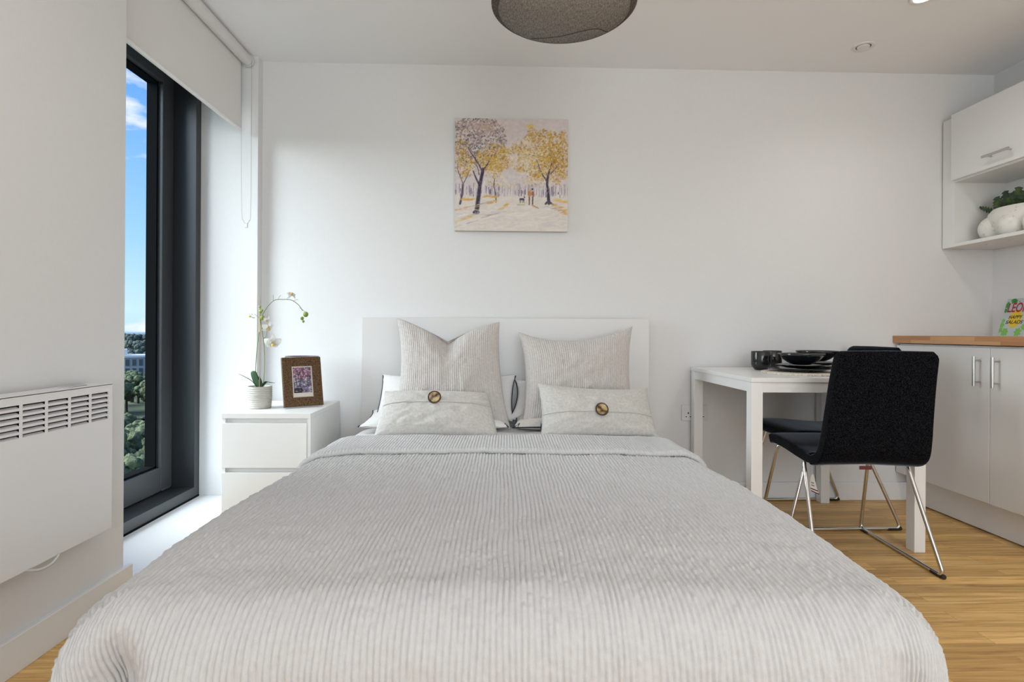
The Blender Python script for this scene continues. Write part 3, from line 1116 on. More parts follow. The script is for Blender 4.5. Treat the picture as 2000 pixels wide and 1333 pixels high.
# ================================================================== bedside drawers
t = thing('bedside_drawers', 'white two-drawer bedside chest left of the bed', 'bedside table', (-1.248, 2.588, 0))
Wd, Dd, Hd = 0.400, 0.478, 0.55
obj('top_panel', bx(0, Wd, 0, Dd, Hd - 0.023, Hd, bev=.0012), M_white, t)
bm = BM()
box(bm, 0, 0.015, 0.006, Dd, 0.0, Hd - .023)
box(bm, Wd - 0.015, Wd, 0.002, Dd, 0.0, Hd - .023)
box(bm, 0.015, Wd - .015, Dd - .008, Dd, 0.0, Hd - .023)
box(bm, 0.015, Wd - .015, 0.03, Dd - .008, 0.01, 0.03)
box(bm, 0.015, Wd - .015, 0.022, 0.032, Hd - 0.06, Hd - .023)
box(bm, 0.015, Wd - .015, 0.022, 0.032, 0.26, 0.32)
obj('carcass', bm, M_white, t)
for z0, z1 in ((0.302, 0.506), (0.030, 0.280)):
    d = obj('drawer', bx(0.001, Wd - 0.0165, 0.0, 0.018, z0, z1, bev=.0012), M_white, t)
    obj('drawer_box', bx(0.02, Wd - .02, 0.034, 0.42, z0 + .01, z1 - .06), M_white, d)

# candle behind the frame
cx, cy = -1.005, 2.93
t = thing('candle_jar', 'round lilac-grey candle jar standing behind the photo frame', 'candle', (cx, cy, 0.55))
obj('jar', lathe(BM(), [(0, 0), (0.078, 0), (0.082, 0.004), (0.082, 0.238), (0.078, 0.238), (0.078, 0.20), (0, 0.20)], 48), M_candle, t, smooth='auto')
obj('rim', lathe(BM(), [(0.0825, 0.240), (0.0835, 0.243), (0.082, 0.247), (0.077, 0.247), (0.077, 0.240)], 48), M_candle2, t, smooth=True)


def glitter():
    m = mat('brown_glitter', (0.12, 0.06, 0.02), 0.35, metal=0.3)
    add_noise(m, 230, (0.02, 0.009, 0.004), (0.22, 0.12, 0.045), lo=0.35, hi=0.72, detail=4, bump=0.7, dist=0.001)
    return m


def color_panel(name, img, w, h, m_rough, parent, y=0.0):
    """upright picture surface: grid with one colour per vertex. img[h,w,3] linear"""
    H_, W_ = img.shape[:2]
    X, Z = np.meshgrid(np.linspace(0, w, W_), np.linspace(0, h, H_))
    o = grid_mesh(name, X, np.full_like(X, y), Z, None, parent=parent, smooth=False)
    me = o.data
    ca = me.color_attributes.new('paint', 'FLOAT_COLOR', 'POINT')
    c4 = np.concatenate([img[::-1].reshape(-1, 3), np.ones((H_ * W_, 1))], 1)
    ca.data.foreach_set('color', c4.ravel().astype(np.float32))
    m = mat(name + '_pigment', (1, 1, 1), m_rough)
    N, Lk, b = nodes(m)
    at = N.new('ShaderNodeVertexColor')
    at.layer_name = 'paint'
    Lk.new(at.outputs[0], b.inputs['Base Color'])
    me.materials.append(m)
    # make it face the room (-y)
    me.flip_normals()
    return o


def lin(c):
    c = np.asarray(c, float) / 255
    return np.where(c <= 0.04045, c / 12.92, ((c + 0.055) / 1.055) ** 2.4)


def dab(img, x, y, rx, ry, col, a=1.0, ang=0.0):
    Hh, Ww = img.shape[:2]
    R = int(max(rx, ry) * 1.5) + 2
    x0, x1, y0, y1 = max(0, int(x) - R), min(Ww, int(x) + R + 1), max(0, int(y) - R), min(Hh, int(y) + R + 1)
    if x0 >= x1 or y0 >= y1: return
    gy, gx = np.mgrid[y0:y1, x0:x1]
    dx, dy = gx - x, gy - y
    c, s_ = math.cos(ang), math.sin(ang)
    u_, v_ = (dx * c + dy * s_) / rx, (-dx * s_ + dy * c) / ry
    k = np.clip(1.4 - (u_ * u_ + v_ * v_) * 1.2, 0, 1) * a
    img[y0:y1, x0:x1] = img[y0:y1, x0:x1] * (1 - k[..., None]) + np.asarray(col) * k[..., None]


def stroke(img, pts, w0, w1, col, a=1.0):
    pts = [Vector((p[0], p[1], 0)) for p in pts]
    P = spline(pts, 14) if len(pts) > 2 else [pts[0].lerp(pts[1], i / 20) for i in range(21)]
    n = len(P)
    for i, p in enumerate(P):
        r = w0 + (w1 - w0) * i / (n - 1)
        dab(img, p.x + random.uniform(-.4, .4), p.y, max(r, .7), max(r, .7) * 1.2, col, a)


# photo frame, tilted back, turned a little
t = thing('photo_frame', 'brown glitter photo frame with a small blossom street picture on the chest', 'photo frame', (-1.024, 2.745, 0.5505), math.radians(36))
tilt = -math.radians(13)


def tilted(bm):
    bmesh.ops.rotate(bm, verts=bm.verts, cent=(0, 0, 0), matrix=Matrix.Rotation(tilt, 3, 'X'))
    bmesh.ops.translate(bm, verts=bm.verts, vec=(0, 0, 0.006))
    return bm


fwid, fhei = 0.190, 0.245
bw = 0.045
bm = BM()
for a in ((0, bw, 0, fhei), (fwid - bw, fwid, 0, fhei), (bw, fwid - bw, 0, bw), (bw, fwid - bw, fhei - bw, fhei)):
    box(bm, a[0], a[1], 0, 0.018, a[2], a[3], bev=.0015)
obj('moulding', tilted(bm), glitter(), t)
obj('mount', tilted(bx(bw - .002, fwid - bw + .002, 0.007, 0.012, bw - .002, fhei - bw + .002)), mat('cream_mount', (0.70, 0.64, 0.58), .6), t)
im = np.ones((90, 60, 3)) * lin((120, 110, 130))
r_ = random.Random(4)
for _ in range(260):
    y = r_.uniform(0, 40)
    c = r_.choice([(150, 70, 105), (196, 140, 165), (88, 40, 66), (40, 30, 48), (214, 180, 190)])
    dab(im, r_.uniform(0, 60), y, r_.uniform(1.5, 4), r_.uniform(1, 3), lin(c), .8, r_.uniform(0, 3))
for _ in range(240):
    y = r_.uniform(34, 90)
    c = r_.choice([(30, 34, 56), (205, 205, 220), (90, 96, 128), (20, 20, 30), (150, 150, 178), (226, 222, 226)])
    dab(im, r_.uniform(0, 60), y, r_.uniform(1, 5), r_.uniform(.8, 2.4), lin(c), .8, r_.uniform(-.4, .4))
for x in (8, 17, 26, 47, 55):
    stroke(im, [(x, 30), (x + r_.uniform(-3, 3), 66)], 1.2, 1.0, lin((24, 20, 32)))
for _ in range(30):
    dab(im, r_.uniform(2, 26), r_.uniform(74, 90), 5, 3, lin((18, 20, 34)), .8)
pic = color_panel('printed_picture', im, fwid - 2 * bw - .012, fhei - 2 * bw - .028, 0.3, t)
pic.location = (bw + .006, 0.0045, bw + .022)
for v in pic.data.vertices:
    p = Vector((v.co.x + bw + .006, 0.0055, v.co.z + bw + .022))
    p = Matrix.Rotation(tilt, 3, 'X') @ p
    v.co = p + Vector((0, 0, .006))
pic.location = (0, 0, 0)
bm = bx(fwid / 2 - .03, fwid / 2 + .03, 0.0, 0.004, 0.0, 0.17)
bmesh.ops.rotate(bm, verts=bm.verts, cent=(0, 0, 0.17), matrix=Matrix.Rotation(math.radians(17), 3, 'X'))
bmesh.ops.translate(bm, verts=bm.verts, vec=(0, 0.062, 0.005))
obj('easel_back', bm, mat('card_back', (0.10, 0.07, 0.05), .7), t)

# ------------------------------------------------------------------ orchid
OX, OY = -1.155, 2.775
t = thing('potted_orchid', 'white orchid with two tied green stems in a ridged grey pot', 'potted plant', (OX, OY, 0.55))
pr = [(0, 0.0), (0.048, 0.0), (0.052, 0.003)]
for k in range(60):
    z = 0.004 + k * 0.0017
    pr.append((0.0525 + 0.0035 * min(1, z / 0.05) + 0.0010 * math.sin(k * 1.05), z))
pr += [(0.0565, 0.107), (0.0515, 0.107), (0.051, 0.092), (0, 0.092)]
M_pot = add_noise(mat('ridged_grey_stoneware', (0.5, 0.5, 0.45), 0.75), 30, (0.40, 0.39, 0.35), (0.56, 0.55, 0.50), stretch=(1, 1, 9), bump=.3, dist=.001)
obj('pot', lathe(BM(), pr, 56), M_pot, t, smooth=True)
M_soil = add_noise(mat('bark_soil', (0.05, 0.03, 0.02), .95), 90, (0.02, 0.012, 0.008), (0.09, 0.06, 0.035), bump=.8, dist=.003)
obj('soil', lathe(BM(), [(0, 0.098), (0.03, 0.099), (0.051, 0.095)], 24), M_soil, t)
M_stem = mat('orchid_stem_green', (0.14, 0.24, 0.06), .5)
M_stemd = mat('orchid_twig', (0.16, 0.15, 0.09), .6)
M_stick = mat('bamboo_stick', (0.42, 0.30, 0.20), .6)
M_leaf = mat('orchid_leaf', (0.045, 0.11, 0.05), .4)
M_bud = add_noise(mat('green_bud', (0.22, 0.33, 0.05), .45), 60, (0.16, 0.26, 0.04), (0.34, 0.42, 0.09))
M_petal = mat('white_petal', (0.86, 0.86, 0.82), .5, Subsurface_Weight=0.0)
M_lip = mat('yellow_orchid_lip', (0.72, 0.52, 0.14), .5)
st = obj('stem', tube(BM(), spline([(-0.018, 0, 0.09), (-0.020, 0, 0.20), (-0.014, 0.002, 0.30), (-0.004, 0.002, 0.38), (0.0, 0.0, 0.46), (-0.004, 0, 0.50)], 6), 0.0019, 8), M_stem, t, smooth=True)
obj('stem', tube(BM(), spline([(0.014, 0.004, 0.09), (0.021, 0.004, 0.20), (0.018, 0.004, 0.30), (0.009, 0.002, 0.38), (0.003, 0.0, 0.425), (0.012, 0.0, 0.455),
                               (0.040, 0.0, 0.500), (0.070, 0.0, 0.526), (0.105, 0.0, 0.530), (0.150, 0.0, 0.527), (0.185, 0.0, 0.503), (0.205, 0.0, 0.475)], 6), 0.0017, 8), M_stem, t, smooth=True)
obj('support_stick', cyl(BM(), (0.0, -0.003, 0.09), (0.0, -0.003, 0.545), 0.0017, 8), M_stick, t)
obj('support_stick', cyl(BM(), (0.0, -0.006, 0.37), (-0.002, -0.004, 0.50), 0.0035, 8), mat('straw_tie', (.62, .52, .28), .7), t, label='pale straw tie')


def leaf(pts, w, name, m, parent, fold=0.25):
    P = spline(pts, 6)
    n_ = len(P)
    vs, fs = [], []
    side = Vector((0, 1, 0))
    for i, p in enumerate(P):
        f = i / (n_ - 1)
        ww = w * math.sin(PI * min(1, 0.12 + f * 0.88)) ** 0.7
        tdir = (P[min(i + 1, n_ - 1)] - P[max(i - 1, 0)]).normalized()
        sdir = tdir.cross(Vector((0.15, 0.2, 1)).normalized() if abs(tdir.z) < .9 else Vector((0, 1, 0))).normalized()
        up = sdir.cross(tdir).normalized()
        for s_, q in ((-1, 0.0), (-.5, .5), (0, 1), (.5, .5), (1, 0)):
            vs.append(p + sdir * ww * s_ - up * fold * ww * q)
    m_ = len(vs)
    vs += [v - Vector((0, 0, 0.0012)) for v in vs]
    for i in range(n_ - 1):
        for j in range(4):
            a = i * 5 + j
            fs.append((a, a + 1, a + 6, a + 5))
            fs.append((m_ + a, m_ + a + 5, m_ + a + 6, m_ + a + 1))
    for i in range(n_ - 1):
        for j in (0, 4):
            a = i * 5 + j
            fs.append((a, a + 5, m_ + a + 5, m_ + a))
    return obj(name, ([tuple(v) for v in vs], fs), m, parent, smooth=True)


leaf([(-0.004, 0.0, 0.095), (-0.016, -0.004, 0.135), (-0.028, -0.006, 0.172), (-0.030, -0.006, 0.182)], 0.016, 'leaf', M_leaf, t)
leaf([(-0.002, 0.012, 0.095), (-0.006, 0.012, 0.12), (-0.009, 0.012, 0.155)], 0.014, 'leaf', M_leaf, t)
leaf([(-0.010, 0.0, 0.095), (-0.035, 0.0, 0.130), (-0.065, -0.008, 0.152), (-0.098, -0.012, 0.168)], 0.009, 'leaf', M_leaf, t)
leaf([(0.006, 0.0, 0.098), (0.030, 0.0, 0.128), (0.055, -0.006, 0.126), (0.078, -0.010, 0.124)], 0.011, 'leaf', M_leaf, t)
leaf([(-0.012, 0.0, 0.097), (-0.024, -0.01, 0.104), (-0.040, -0.014, 0.112)], 0.006, 'leaf', M_leaf, t)
for (x, z, r) in ((0.012, 0.440, 0.0105), (-0.001, 0.492, 0.0065), (0.004, 0.470, 0.008), (0.221, 0.458, 0.0125), (0.204, 0.438, 0.0085), (0.210, 0.423, 0.0058), (0.010, 0.475, 0.006)):
    bm = BM()
    bmesh.ops.create_icosphere(bm, subdivisions=3, radius=r)
    for v in bm.verts: v.co.z *= 1.12
    bmesh.ops.translate(bm, verts=bm.verts, vec=(x, -0.004, z))
    obj('flower_bud', bm, M_bud, t, smooth=True)
for pts in ([(0.062, 0, 0.520), (0.062, 0, 0.550)], [(0.085, 0, 0.528), (0.092, 0, 0.543), (0.098, 0, 0.550)], [(0.128, 0, 0.530), (0.137, -.002, 0.545), (0.141, -.002, 0.552)],
            [(0.160, 0, 0.522), (0.172, 0, 0.529), (0.182, 0, 0.528)], [(0.0, 0, 0.435), (-0.018, 0, 0.450), (-0.028, 0, 0.458)], [(0.018, 0.003, 0.330), (0.032, 0, 0.330), (0.044, 0, 0.322)],
            [(0.190, 0, 0.490), (0.205, 0, 0.480), (0.218, 0, 0.468)], [(0.018, .002, 0.34), (0.030, 0, 0.352), (0.036, 0, 0.40)]):
    obj('twig', tube(BM(), spline(pts, 4) if len(pts) > 2 else pts, 0.0009, 6), M_stemd, t, smooth=True)


def flower(center, r, yaw_, pitch, parent, droop=1.0):
    fl = obj('flower', BM(), M_petal, parent)
    me = fl.data
    bm = BM()
    for k, (ang, ln_, wd) in enumerate(((90, 1.0, .55), (18, 1.0, .85), (162, 1.0, .85), (-50, .9, .5), (-130, .9, .5))):
        a = math.radians(ang)
        d = Vector((math.cos(a), 0, math.sin(a)))
        sd = Vector((-math.sin(a), 0, math.cos(a)))
        rows = []
        for i in range(7):
            f = i / 6
            ww = r * wd * 0.55 * math.sin(PI * (0.08 + 0.92 * f)) ** 0.6 if f < 1 else 0.0006
            cpos = d * r * ln_ * f + Vector((0, -0.25 * r * math.sin(f * PI) + 0.22 * r * f * f, 0))
            rows.append([bm.verts.new(cpos + sd * ww * s_ + Vector((0, 0.10 * r * abs(s_), 0))) for s_ in (-1, -.5, 0, .5, 1)])
        for ra, rb in zip(rows, rows[1:]):
            for j in range(4):
                bm.faces.new((ra[j], ra[j + 1], rb[j + 1], rb[j]))
    bmesh.ops.solidify(bm, geom=bm.faces[:], thickness=0.0007)
    bm.to_mesh(me)
    bm.free()
    for p in me.polygons: p.use_smooth = True
    fl.location = center
    fl.rotation_euler = (pitch, 0, yaw_)
    bm = BM()
    bmesh.ops.create_icosphere(bm, subdivisions=2, radius=r * .22)
    for v in bm.verts:
        v.co.y *= 1.5
        v.co.z *= .8
    bmesh.ops.translate(bm, verts=bm.verts, vec=(0, -r * .25, -r * .1))
    obj('flower_lip', bm, M_lip, fl, smooth=True, label='yellow lip')


flower((0.066, -0.012, 0.318), 0.042, 0.5, 0.5, t)
flower((0.040, -0.008, 0.392), 0.034, 1.0, 0.7, t)
flower((0.033, -0.004, 0.430), 0.022, 1.2, 0.9, t)
flower((0.150, -0.004, 0.553), 0.028, 0.7, -0.9, t)
flower((-0.044, 0.0, 0.452), 0.027, -0.9, 0.5, t)

# ================================================================== painting
pt = thing('canvas_painting', 'square canvas painting of yellow autumn trees with a couple and a dog', 'painting', (-0.236, YB - 0.036, 1.480))
PW, PH = 0.617, 0.613
obj('canvas', bx(0, PW, 0.0, 0.034, 0, PH, bev=.001), mat('canvas_edge', (0.66, 0.63, 0.58), .8), pt)
Q = 300
img = np.zeros((Q, Q, 3))
yy, xx = np.mgrid[0:Q, 0:Q]
sky_c, gr_c = lin((214, 204, 204)), lin((222, 214, 206))
f = sm(0.60 * Q, 0.70 * Q, yy)[..., None]
img[:] = sky_c * (1 - f) + gr_c * f
img *= (0.94 + 0.12 * vnoise(xx / 9, yy / 5, 3))[..., None]
R = random.Random(21)


def dabs(n_, cx_, cy_, rx_, ry_, cols, s0=2, s1=5, a=.85, power=1.0):
    for _ in range(n_):
        th_ = R.uniform(0, 2 * PI)
        q = R.random() ** power
        x_, y_ = cx_ + rx_ * q * math.cos(th_), cy_ + ry_ * q * math.sin(th_)
        dab(img, x_, y_, R.uniform(s0, s1), R.uniform(s0 * .7, s1 * .7), lin(R.choice(cols)), a * R.uniform(.6, 1), R.uniform(0, 3))


YEL = [(196, 150, 24), (214, 170, 30), (172, 126, 30), (228, 190, 70), (226, 204, 140), (190, 150, 60), (150, 112, 44), (206, 178, 120)]
PUR = [(120, 104, 112), (86, 72, 88), (160, 142, 144), (200, 188, 190), (66, 56, 72), (176, 150, 128), (216, 208, 212), (140, 120, 100), (150, 122, 70)]
PALE = [(222, 210, 200), (230, 222, 214), (214, 200, 190), (228, 214, 180)]
dabs(500, 150, 100, 150, 90, [(206, 194, 196), (216, 206, 202), (196, 184, 186), (210, 196, 180)], 3, 8, .5)
# distant woods, soft vertical touches
for k_ in range(240):
    x = R.uniform(0, Q)
    c = R.choice([(150, 138, 156), (120, 108, 134), (176, 164, 176), (104, 92, 124), (214, 206, 212), (226, 220, 224)])
    if 0.42 * Q < x < 0.56 * Q: c = R.choice([(150, 138, 156), (222, 214, 218), (196, 188, 196)])
    stroke(img, [(x, R.uniform(172, 196)), (x + R.uniform(-1, 1), R.uniform(198, 209))], R.uniform(.7, 1.6), R.uniform(.7, 1.6), lin(c), R.uniform(.3, .75))
dabs(120, 150, 176, 150, 12, YEL[4:] + PALE, 2, 5, .35)
# crowns
dabs(1500, 62, 56, 74, 66, PUR, 1.2, 4.2, .8, .62)
dabs(160, 78, 24, 46, 20, [(200, 172, 150), (190, 164, 150), (176, 156, 156)], 2, 5, .5)
dabs(420, 20, 104, 26, 58, YEL + PUR[:2], 1.5, 4, .75, .8)
dabs(620, 105, 104, 48, 38, YEL + PALE[:1], 1.6, 5, .8, .75)
dabs(220, 50, 118, 50, 24, YEL + PUR[:3], 1.5, 4, .75)
dabs(260, 104, 146, 26, 42, YEL + PALE, 1.4, 4, .55)
dabs(170, 62, 80, 36, 30, [(66, 52, 74), (52, 44, 64), (200, 196, 202), (226, 220, 224)], 1.0, 3.2, .8)
dabs(1700, 236, 94, 72, 66, YEL, 1.4, 5.0, .8, .7)
dabs(420, 184, 100, 46, 50, PALE + YEL[3:6], 1.6, 5, .55, .8)
dabs(330, 264, 112, 38, 50, [(176, 130, 14), (150, 112, 26), (112, 84, 46), (196, 150, 20)], 1.5, 4, .7)
dabs(300, 230, 95, 70, 64, [(236, 232, 226), (228, 220, 214)], .9, 2.3, .75)
dabs(50, 198, 20, 16, 7, [(214, 180, 60), (226, 200, 130)], 2, 5, .5)
dabs(120, 250, 156, 44, 22, YEL + PALE, 1.5, 4, .5)
dabs(120, 200, 160, 34, 14, YEL[3:] + PALE, 1.5, 4, .45)
dabs(80, 130, 160, 20, 24, PALE, 2, 5, .4)
for (cx_, cy_, cols) in ((120, 60, PUR), (128, 84, YEL), (12, 20, PUR), (136, 112, YEL), (30, 148, YEL), (84, 132, YEL), (160, 78, YEL), (172, 132, YEL), (206, 38, YEL), (286, 40, YEL), (292, 150, YEL), (270, 160, YEL), (222, 152, YEL), (190, 62, PALE), (152, 104, PALE), (118, 130, YEL)):
    dabs(70, cx_, cy_, R.uniform(12, 22), R.uniform(9, 16), cols, 1.2, 4, .6, .8)
# trunks
K = lin((46, 36, 58))
K2 = lin((76, 64, 92))


def trunk(pts, a_, b_, col):
    stroke(img, pts, a_, b_, lin((150, 138, 150)), .35)
    stroke(img, pts, a_ * .8, b_ * .8, col, .85)
    for _ in range(8):
        i_ = R.randrange(len(pts) - 1)
        f_ = R.random()
        x_, y_ = pts[i_][0] * (1 - f_) + pts[i_ + 1][0] * f_, pts[i_][1] * (1 - f_) + pts[i_ + 1][1] * f_
        dab(img, x_ + R.uniform(-a_, a_) * .5, y_, R.uniform(.8, 2), R.uniform(1.5, 4), lin(R.choice([(110, 98, 128), (30, 24, 40), (160, 148, 160)])), .6)


trunk([(58, 250), (62, 215), (66, 180), (72, 148), (74, 135)], 7.5, 4.6, K)
trunk([(66, 180), (56, 160), (48, 140)], 3.6, 1.8, K)
trunk([(72, 140), (56, 112), (42, 92), (34, 78)], 3.0, 1.3, K2)
trunk([(74, 138), (86, 122), (94, 106), (98, 96)], 2.8, 1.2, K)
trunk([(64, 150), (60, 132), (50, 118)], 1.9, .9, K2)
trunk([(50, 251), (56, 247), (64, 251)], 3.4, 3, K)
stroke(img, [(74, 182), (79, 168), (74, 205)], 1.3, 1.0, lin((236, 228, 224)), .7)
trunk([(14, 228), (19, 205), (22, 176)], 3.8, 2.8, K2)
trunk([(22, 176), (12, 150), (6, 132)], 1.8, .9, K2)
trunk([(22, 176), (32, 156), (38, 138)], 1.8, .9, K2)
trunk([(109, 222), (108, 200), (103, 178), (105, 160)], 2.3, 1.3, K2)
trunk([(249, 224), (247, 200), (244, 172), (248, 146), (256, 118)], 5.6, 2.6, K)
trunk([(246, 170), (232, 148), (222, 126), (216, 108)], 2.5, 1.0, K)
trunk([(248, 150), (262, 136), (270, 126)], 2.2, 1.0, K2)
trunk([(240, 226), (248, 220), (260, 227)], 3, 2.4, K)
stroke(img, [(238, 160), (243, 200)], 1.1, .9, lin((238, 232, 226)), .7)
dabs(260, 100, 108, 40, 26, YEL, 1.2, 3.4, .6)
dabs(260, 248, 110, 46, 40, YEL, 1.2, 3.6, .6)
# cast shadows on the ground, painted loosely in yellow and violet
for p in ([(0, 246), (40, 238), (90, 226), (110, 218)], [(0, 278), (30, 266), (60, 254)], [(120, 242), (134, 232), (142, 225)], [(258, 226), (280, 236), (299, 242)], [(262, 232), (284, 246), (299, 254)],
          [(262, 214), (299, 222)], [(78, 207), (110, 209)], [(20, 214), (50, 218)]):
    for _ in range(26):
        f_ = R.random() * (len(p) - 1)
        i_ = int(f_)
        f_ -= i_
        x_, y_ = p[i_][0] * (1 - f_) + p[i_ + 1][0] * f_, p[i_][1] * (1 - f_) + p[i_ + 1][1] * f_
        dab(img, x_, y_ + R.uniform(-2.5, 2.5), R.uniform(4, 12), R.uniform(1, 2.4), lin(R.choice([(214, 166, 60), (228, 196, 120), (222, 184, 100), (196, 150, 70)])), .5, -.22)
for p in ([(30, 262), (58, 254), (90, 258)], [(0, 290), (34, 280), (60, 272)], [(40, 236), (90, 222)], [(60, 268), (100, 256), (140, 246)], [(240, 232), (290, 244)]):
    for _ in range(12):
        f_ = R.random() * (len(p) - 1)
        i_ = int(f_)
        f_ -= i_
        dab(img, p[i_][0] * (1 - f_) + p[i_ + 1][0] * f_, p[i_][1] * (1 - f_) + p[i_ + 1][1] * f_ + R.uniform(-1, 1), R.uniform(5, 12), 1.3, lin((170, 156, 172)), .45, -.2)
for _ in range(220):
    dab(img, R.uniform(0, Q), R.uniform(232, 299), R.uniform(6, 24), R.uniform(.8, 2.6), lin(R.choice([(228, 222, 214), (214, 206, 200), (234, 230, 224), (204, 198, 204), (222, 204, 190)])), .4, R.uniform(-.3, .1))
# couple and dog
stroke(img, [(197, 228), (197, 208)], 1.8, 2.0, lin((120, 70, 70)))
stroke(img, [(206, 228), (206, 208)], 1.8, 2.0, lin((96, 56, 64)))
dab(img, 197, 199, 5, 9, lin((196, 132, 60)))
dab(img, 206, 199, 4.6, 8, lin((170, 104, 60)))
dab(img, 198, 188, 2.6, 3, lin((210, 170, 90)))
dab(img, 205, 187, 2.8, 3.2, lin((40, 26, 44)))
stroke(img, [(173, 214), (182, 214)], 2.4, 2.4, lin((60, 54, 72)))
for x in (172, 175, 180, 183): stroke(img, [(x, 215), (x, 224)], .9, .8, lin((60, 54, 72)))
dab(img, 184, 209, 2.4, 2, lin((60, 54, 72)))
stroke(img, [(174, 208), (173, 176)], .6, .6, lin((200, 190, 196)), .8)
stroke(img, [(165, 229), (184, 229)], 1.8, 1.6, lin((196, 186, 150)), .8)
stroke(img, [(205, 230), (222, 238)], 2, 1.5, lin((196, 150, 90)), .8)
img *= (0.96 + 0.08 * vnoise(xx / 2.2, yy / 2.2, 8))[..., None]
o = color_panel('painted_surface', np.clip(img * 0.97, 0, 1), PW, PH, 0.55, pt, y=-0.0006)

# ================================================================== double socket
t = thing('double_socket', 'white double wall socket beside the back table leg', 'socket', (1.026, YB - 0.010, 0.441))
obj('face_plate', bx(0, 0.147, 0, 0.010, 0, 0.088, bev=.003), M_socket, t)
for cx0 in (0.037, 0.110):
    bm = BM()
    box(bm, cx0 - .003, cx0 + .003, -0.0006, 0.003, 0.038, 0.047)
    box(bm, cx0 - .015, cx0 - .008, -0.0006, 0.003, 0.020, 0.0245)
    box(bm, cx0 + .008, cx0 + .015, -0.0006, 0.003, 0.020, 0.0245)
    obj('pin_holes', bm, M_dark, t)
for cx0 in (0.020, 0.127):
    obj('rocker_switch', bx(cx0 - .006, cx0 + .006, -0.003, 0.002, 0.055, 0.070, bev=.001), M_socket, t)

# ================================================================== dining table
t = thing('dining_table', 'small square white table against the back wall', 'table', (1.072, 2.345, 0))
TW, TD = 0.755, 0.745
obj('tabletop', bx(0, TW, 0, TD, 0.7215, 0.740, bev=.0012), M_table, t)
for (x, y) in ((0.0, 0.002), (TW - 0.052, 0.002), (0.0, TD - .052), (TW - .052, TD - .052)):
    obj('leg', bx(x + .002, x + .050, y, y + .050, 0, 0.7205, bev=.0012), M_table, t)
bm = BM()
box(bm, 0.052, TW - .052, 0.008, 0.026, 0.678, 0.7205)
box(bm, 0.052, TW - .052, TD - .026, TD - .008, 0.678, 0.7205)
box(bm, 0.008, 0.026, 0.052, TD - .052, 0.678, 0.7205)
box(bm, TW - .026, TW - .008, 0.052, TD - .052, 0.678, 0.7205)
obj('apron', bm, M_table, t)

# woven placemats
M_jute = add_noise(mat('cream_jute', (0.62, 0.55, 0.45), .9), 160, (0.50, 0.44, 0.36), (0.80, 0.76, 0.68), lo=.35, hi=.6, bump=1.0, dist=.002)


def placemat():
    Rm = 0.188
    th_ = np.linspace(0, 2 * PI, 241)[:-1]
    rr = np.concatenate([np.linspace(0.004, Rm, 90)])
    T_, RR = np.meshgrid(th_, rr)
    braid = 0.0022 * np.abs(np.sin(RR * PI / 0.0125)) * (0.6 + 0.4 * np.sin(T_ * 60 + np.floor(RR / 0.0125) * PI))
    edge_ = 0.0022 * np.sin(T_ * 60) * sm(Rm - .012, Rm, RR)
    X = (RR + edge_) * np.cos(T_)
    Y = (RR + edge_) * np.sin(T_)
    Z = 0.0065 + braid
    # roll the edge down
    X = np.concatenate([X, X[-1:] * 1.003, X[-1:] * 0.99])
    Y = np.concatenate([Y, Y[-1:] * 1.003, Y[-1:] * 0.99])
    Z = np.concatenate([Z, np.full((1, 240), .003), np.full((1, 240), 0.0)])
    o_ = grid_mesh('placemat', X, Y, Z, M_jute, closed_u=True)
    return o_


pm = placemat()
pm.location = (1.452, 2.620, 0.7402)
tag(pm, 'round braided cream placemat at the near left of the table', 'placemat', 'round braided placemats on the table')
p2 = pm.copy()
COL.objects.link(p2)
p2.location = (1.632, 2.895, 0.7402)
p2.rotation_euler = (0, 0, .4)
tag(p2, 'round braided cream placemat at the far right of the table', 'placemat', 'round braided placemats on the table')


def plate(r, name, z, x, y, label, grp='black plates stacked on the placemats'):
    b = lathe(BM(), [(0, 0), (r * .55, 0), (r * .62, 0.002), (r * .95, 0.012), (r, 0.0145), (r * .985, 0.0165), (r * .93, 0.0145), (r * .64, 0.0055), (r * .55, 0.0045), (0, 0.0045)], 56)
    o_ = obj(name, b, M_crock, None, smooth=True)
    o_.location = (x, y, z)
    return tag(o_, label, 'plate', grp)


def bowl(x, y, z, label):
    r = 0.103
    b = lathe(BM(), [(0, 0), (0.040, 0), (0.046, 0.003), (0.062, 0.011), (0.082, 0.026), (0.097, 0.042), (r, 0.052), (r - .0025, 0.0535), (0.094, 0.044), (0.078, 0.028), (0.055, 0.012), (0, 0.009)], 56)
    o_ = obj('bowl', b, M_crock, None, smooth=True)
    o_.location = (x, y, z)
    return tag(o_, label, 'bowl', 'black bowls on the table')


z0 = 0.7500
for (x, y, wh) in ((1.447, 2.655, 'near left'), (1.668, 2.905, 'far right')):
    plate(0.143, 'dinner_plate', z0, x, y, 'black dinner plate at the bottom of the %s place setting' % wh)
    plate(0.112, 'side_plate', z0 + .0150, x, y, 'smaller black plate between bowl and dinner plate of the %s setting' % wh)
    bowl(x + .006, y, z0 + .0305 + (.0 if wh[0] == 'n' else 0.006), 'black bowl topping the %s place setting' % wh)


def mug(x, y, rz, label):
    t_ = thing('mug', label, 'mug', (x, y, 0.7402), rz, 'black mugs on the table')
    b = lathe(BM(), [(0, 0.0), (0.026, 0.0), (0.031, 0.003), (0.044, 0.018), (0.048, 0.030), (0.048, 0.094), (0.0465, 0.0965), (0.045, 0.094), (0.045, 0.030), (0.036, 0.012), (0, 0.008)], 48)
    obj('body', b, M_crock, t_, smooth=True)
    a_ = spline([(0.046, 0, 0.078), (0.066, 0, 0.080), (0.078, 0, 0.062), (0.074, 0, 0.040), (0.046, 0, 0.030)], 7)
    obj('handle', tube(BM(), a_, 0.0045, 10), M_crock, t_, smooth=True)
    return t_


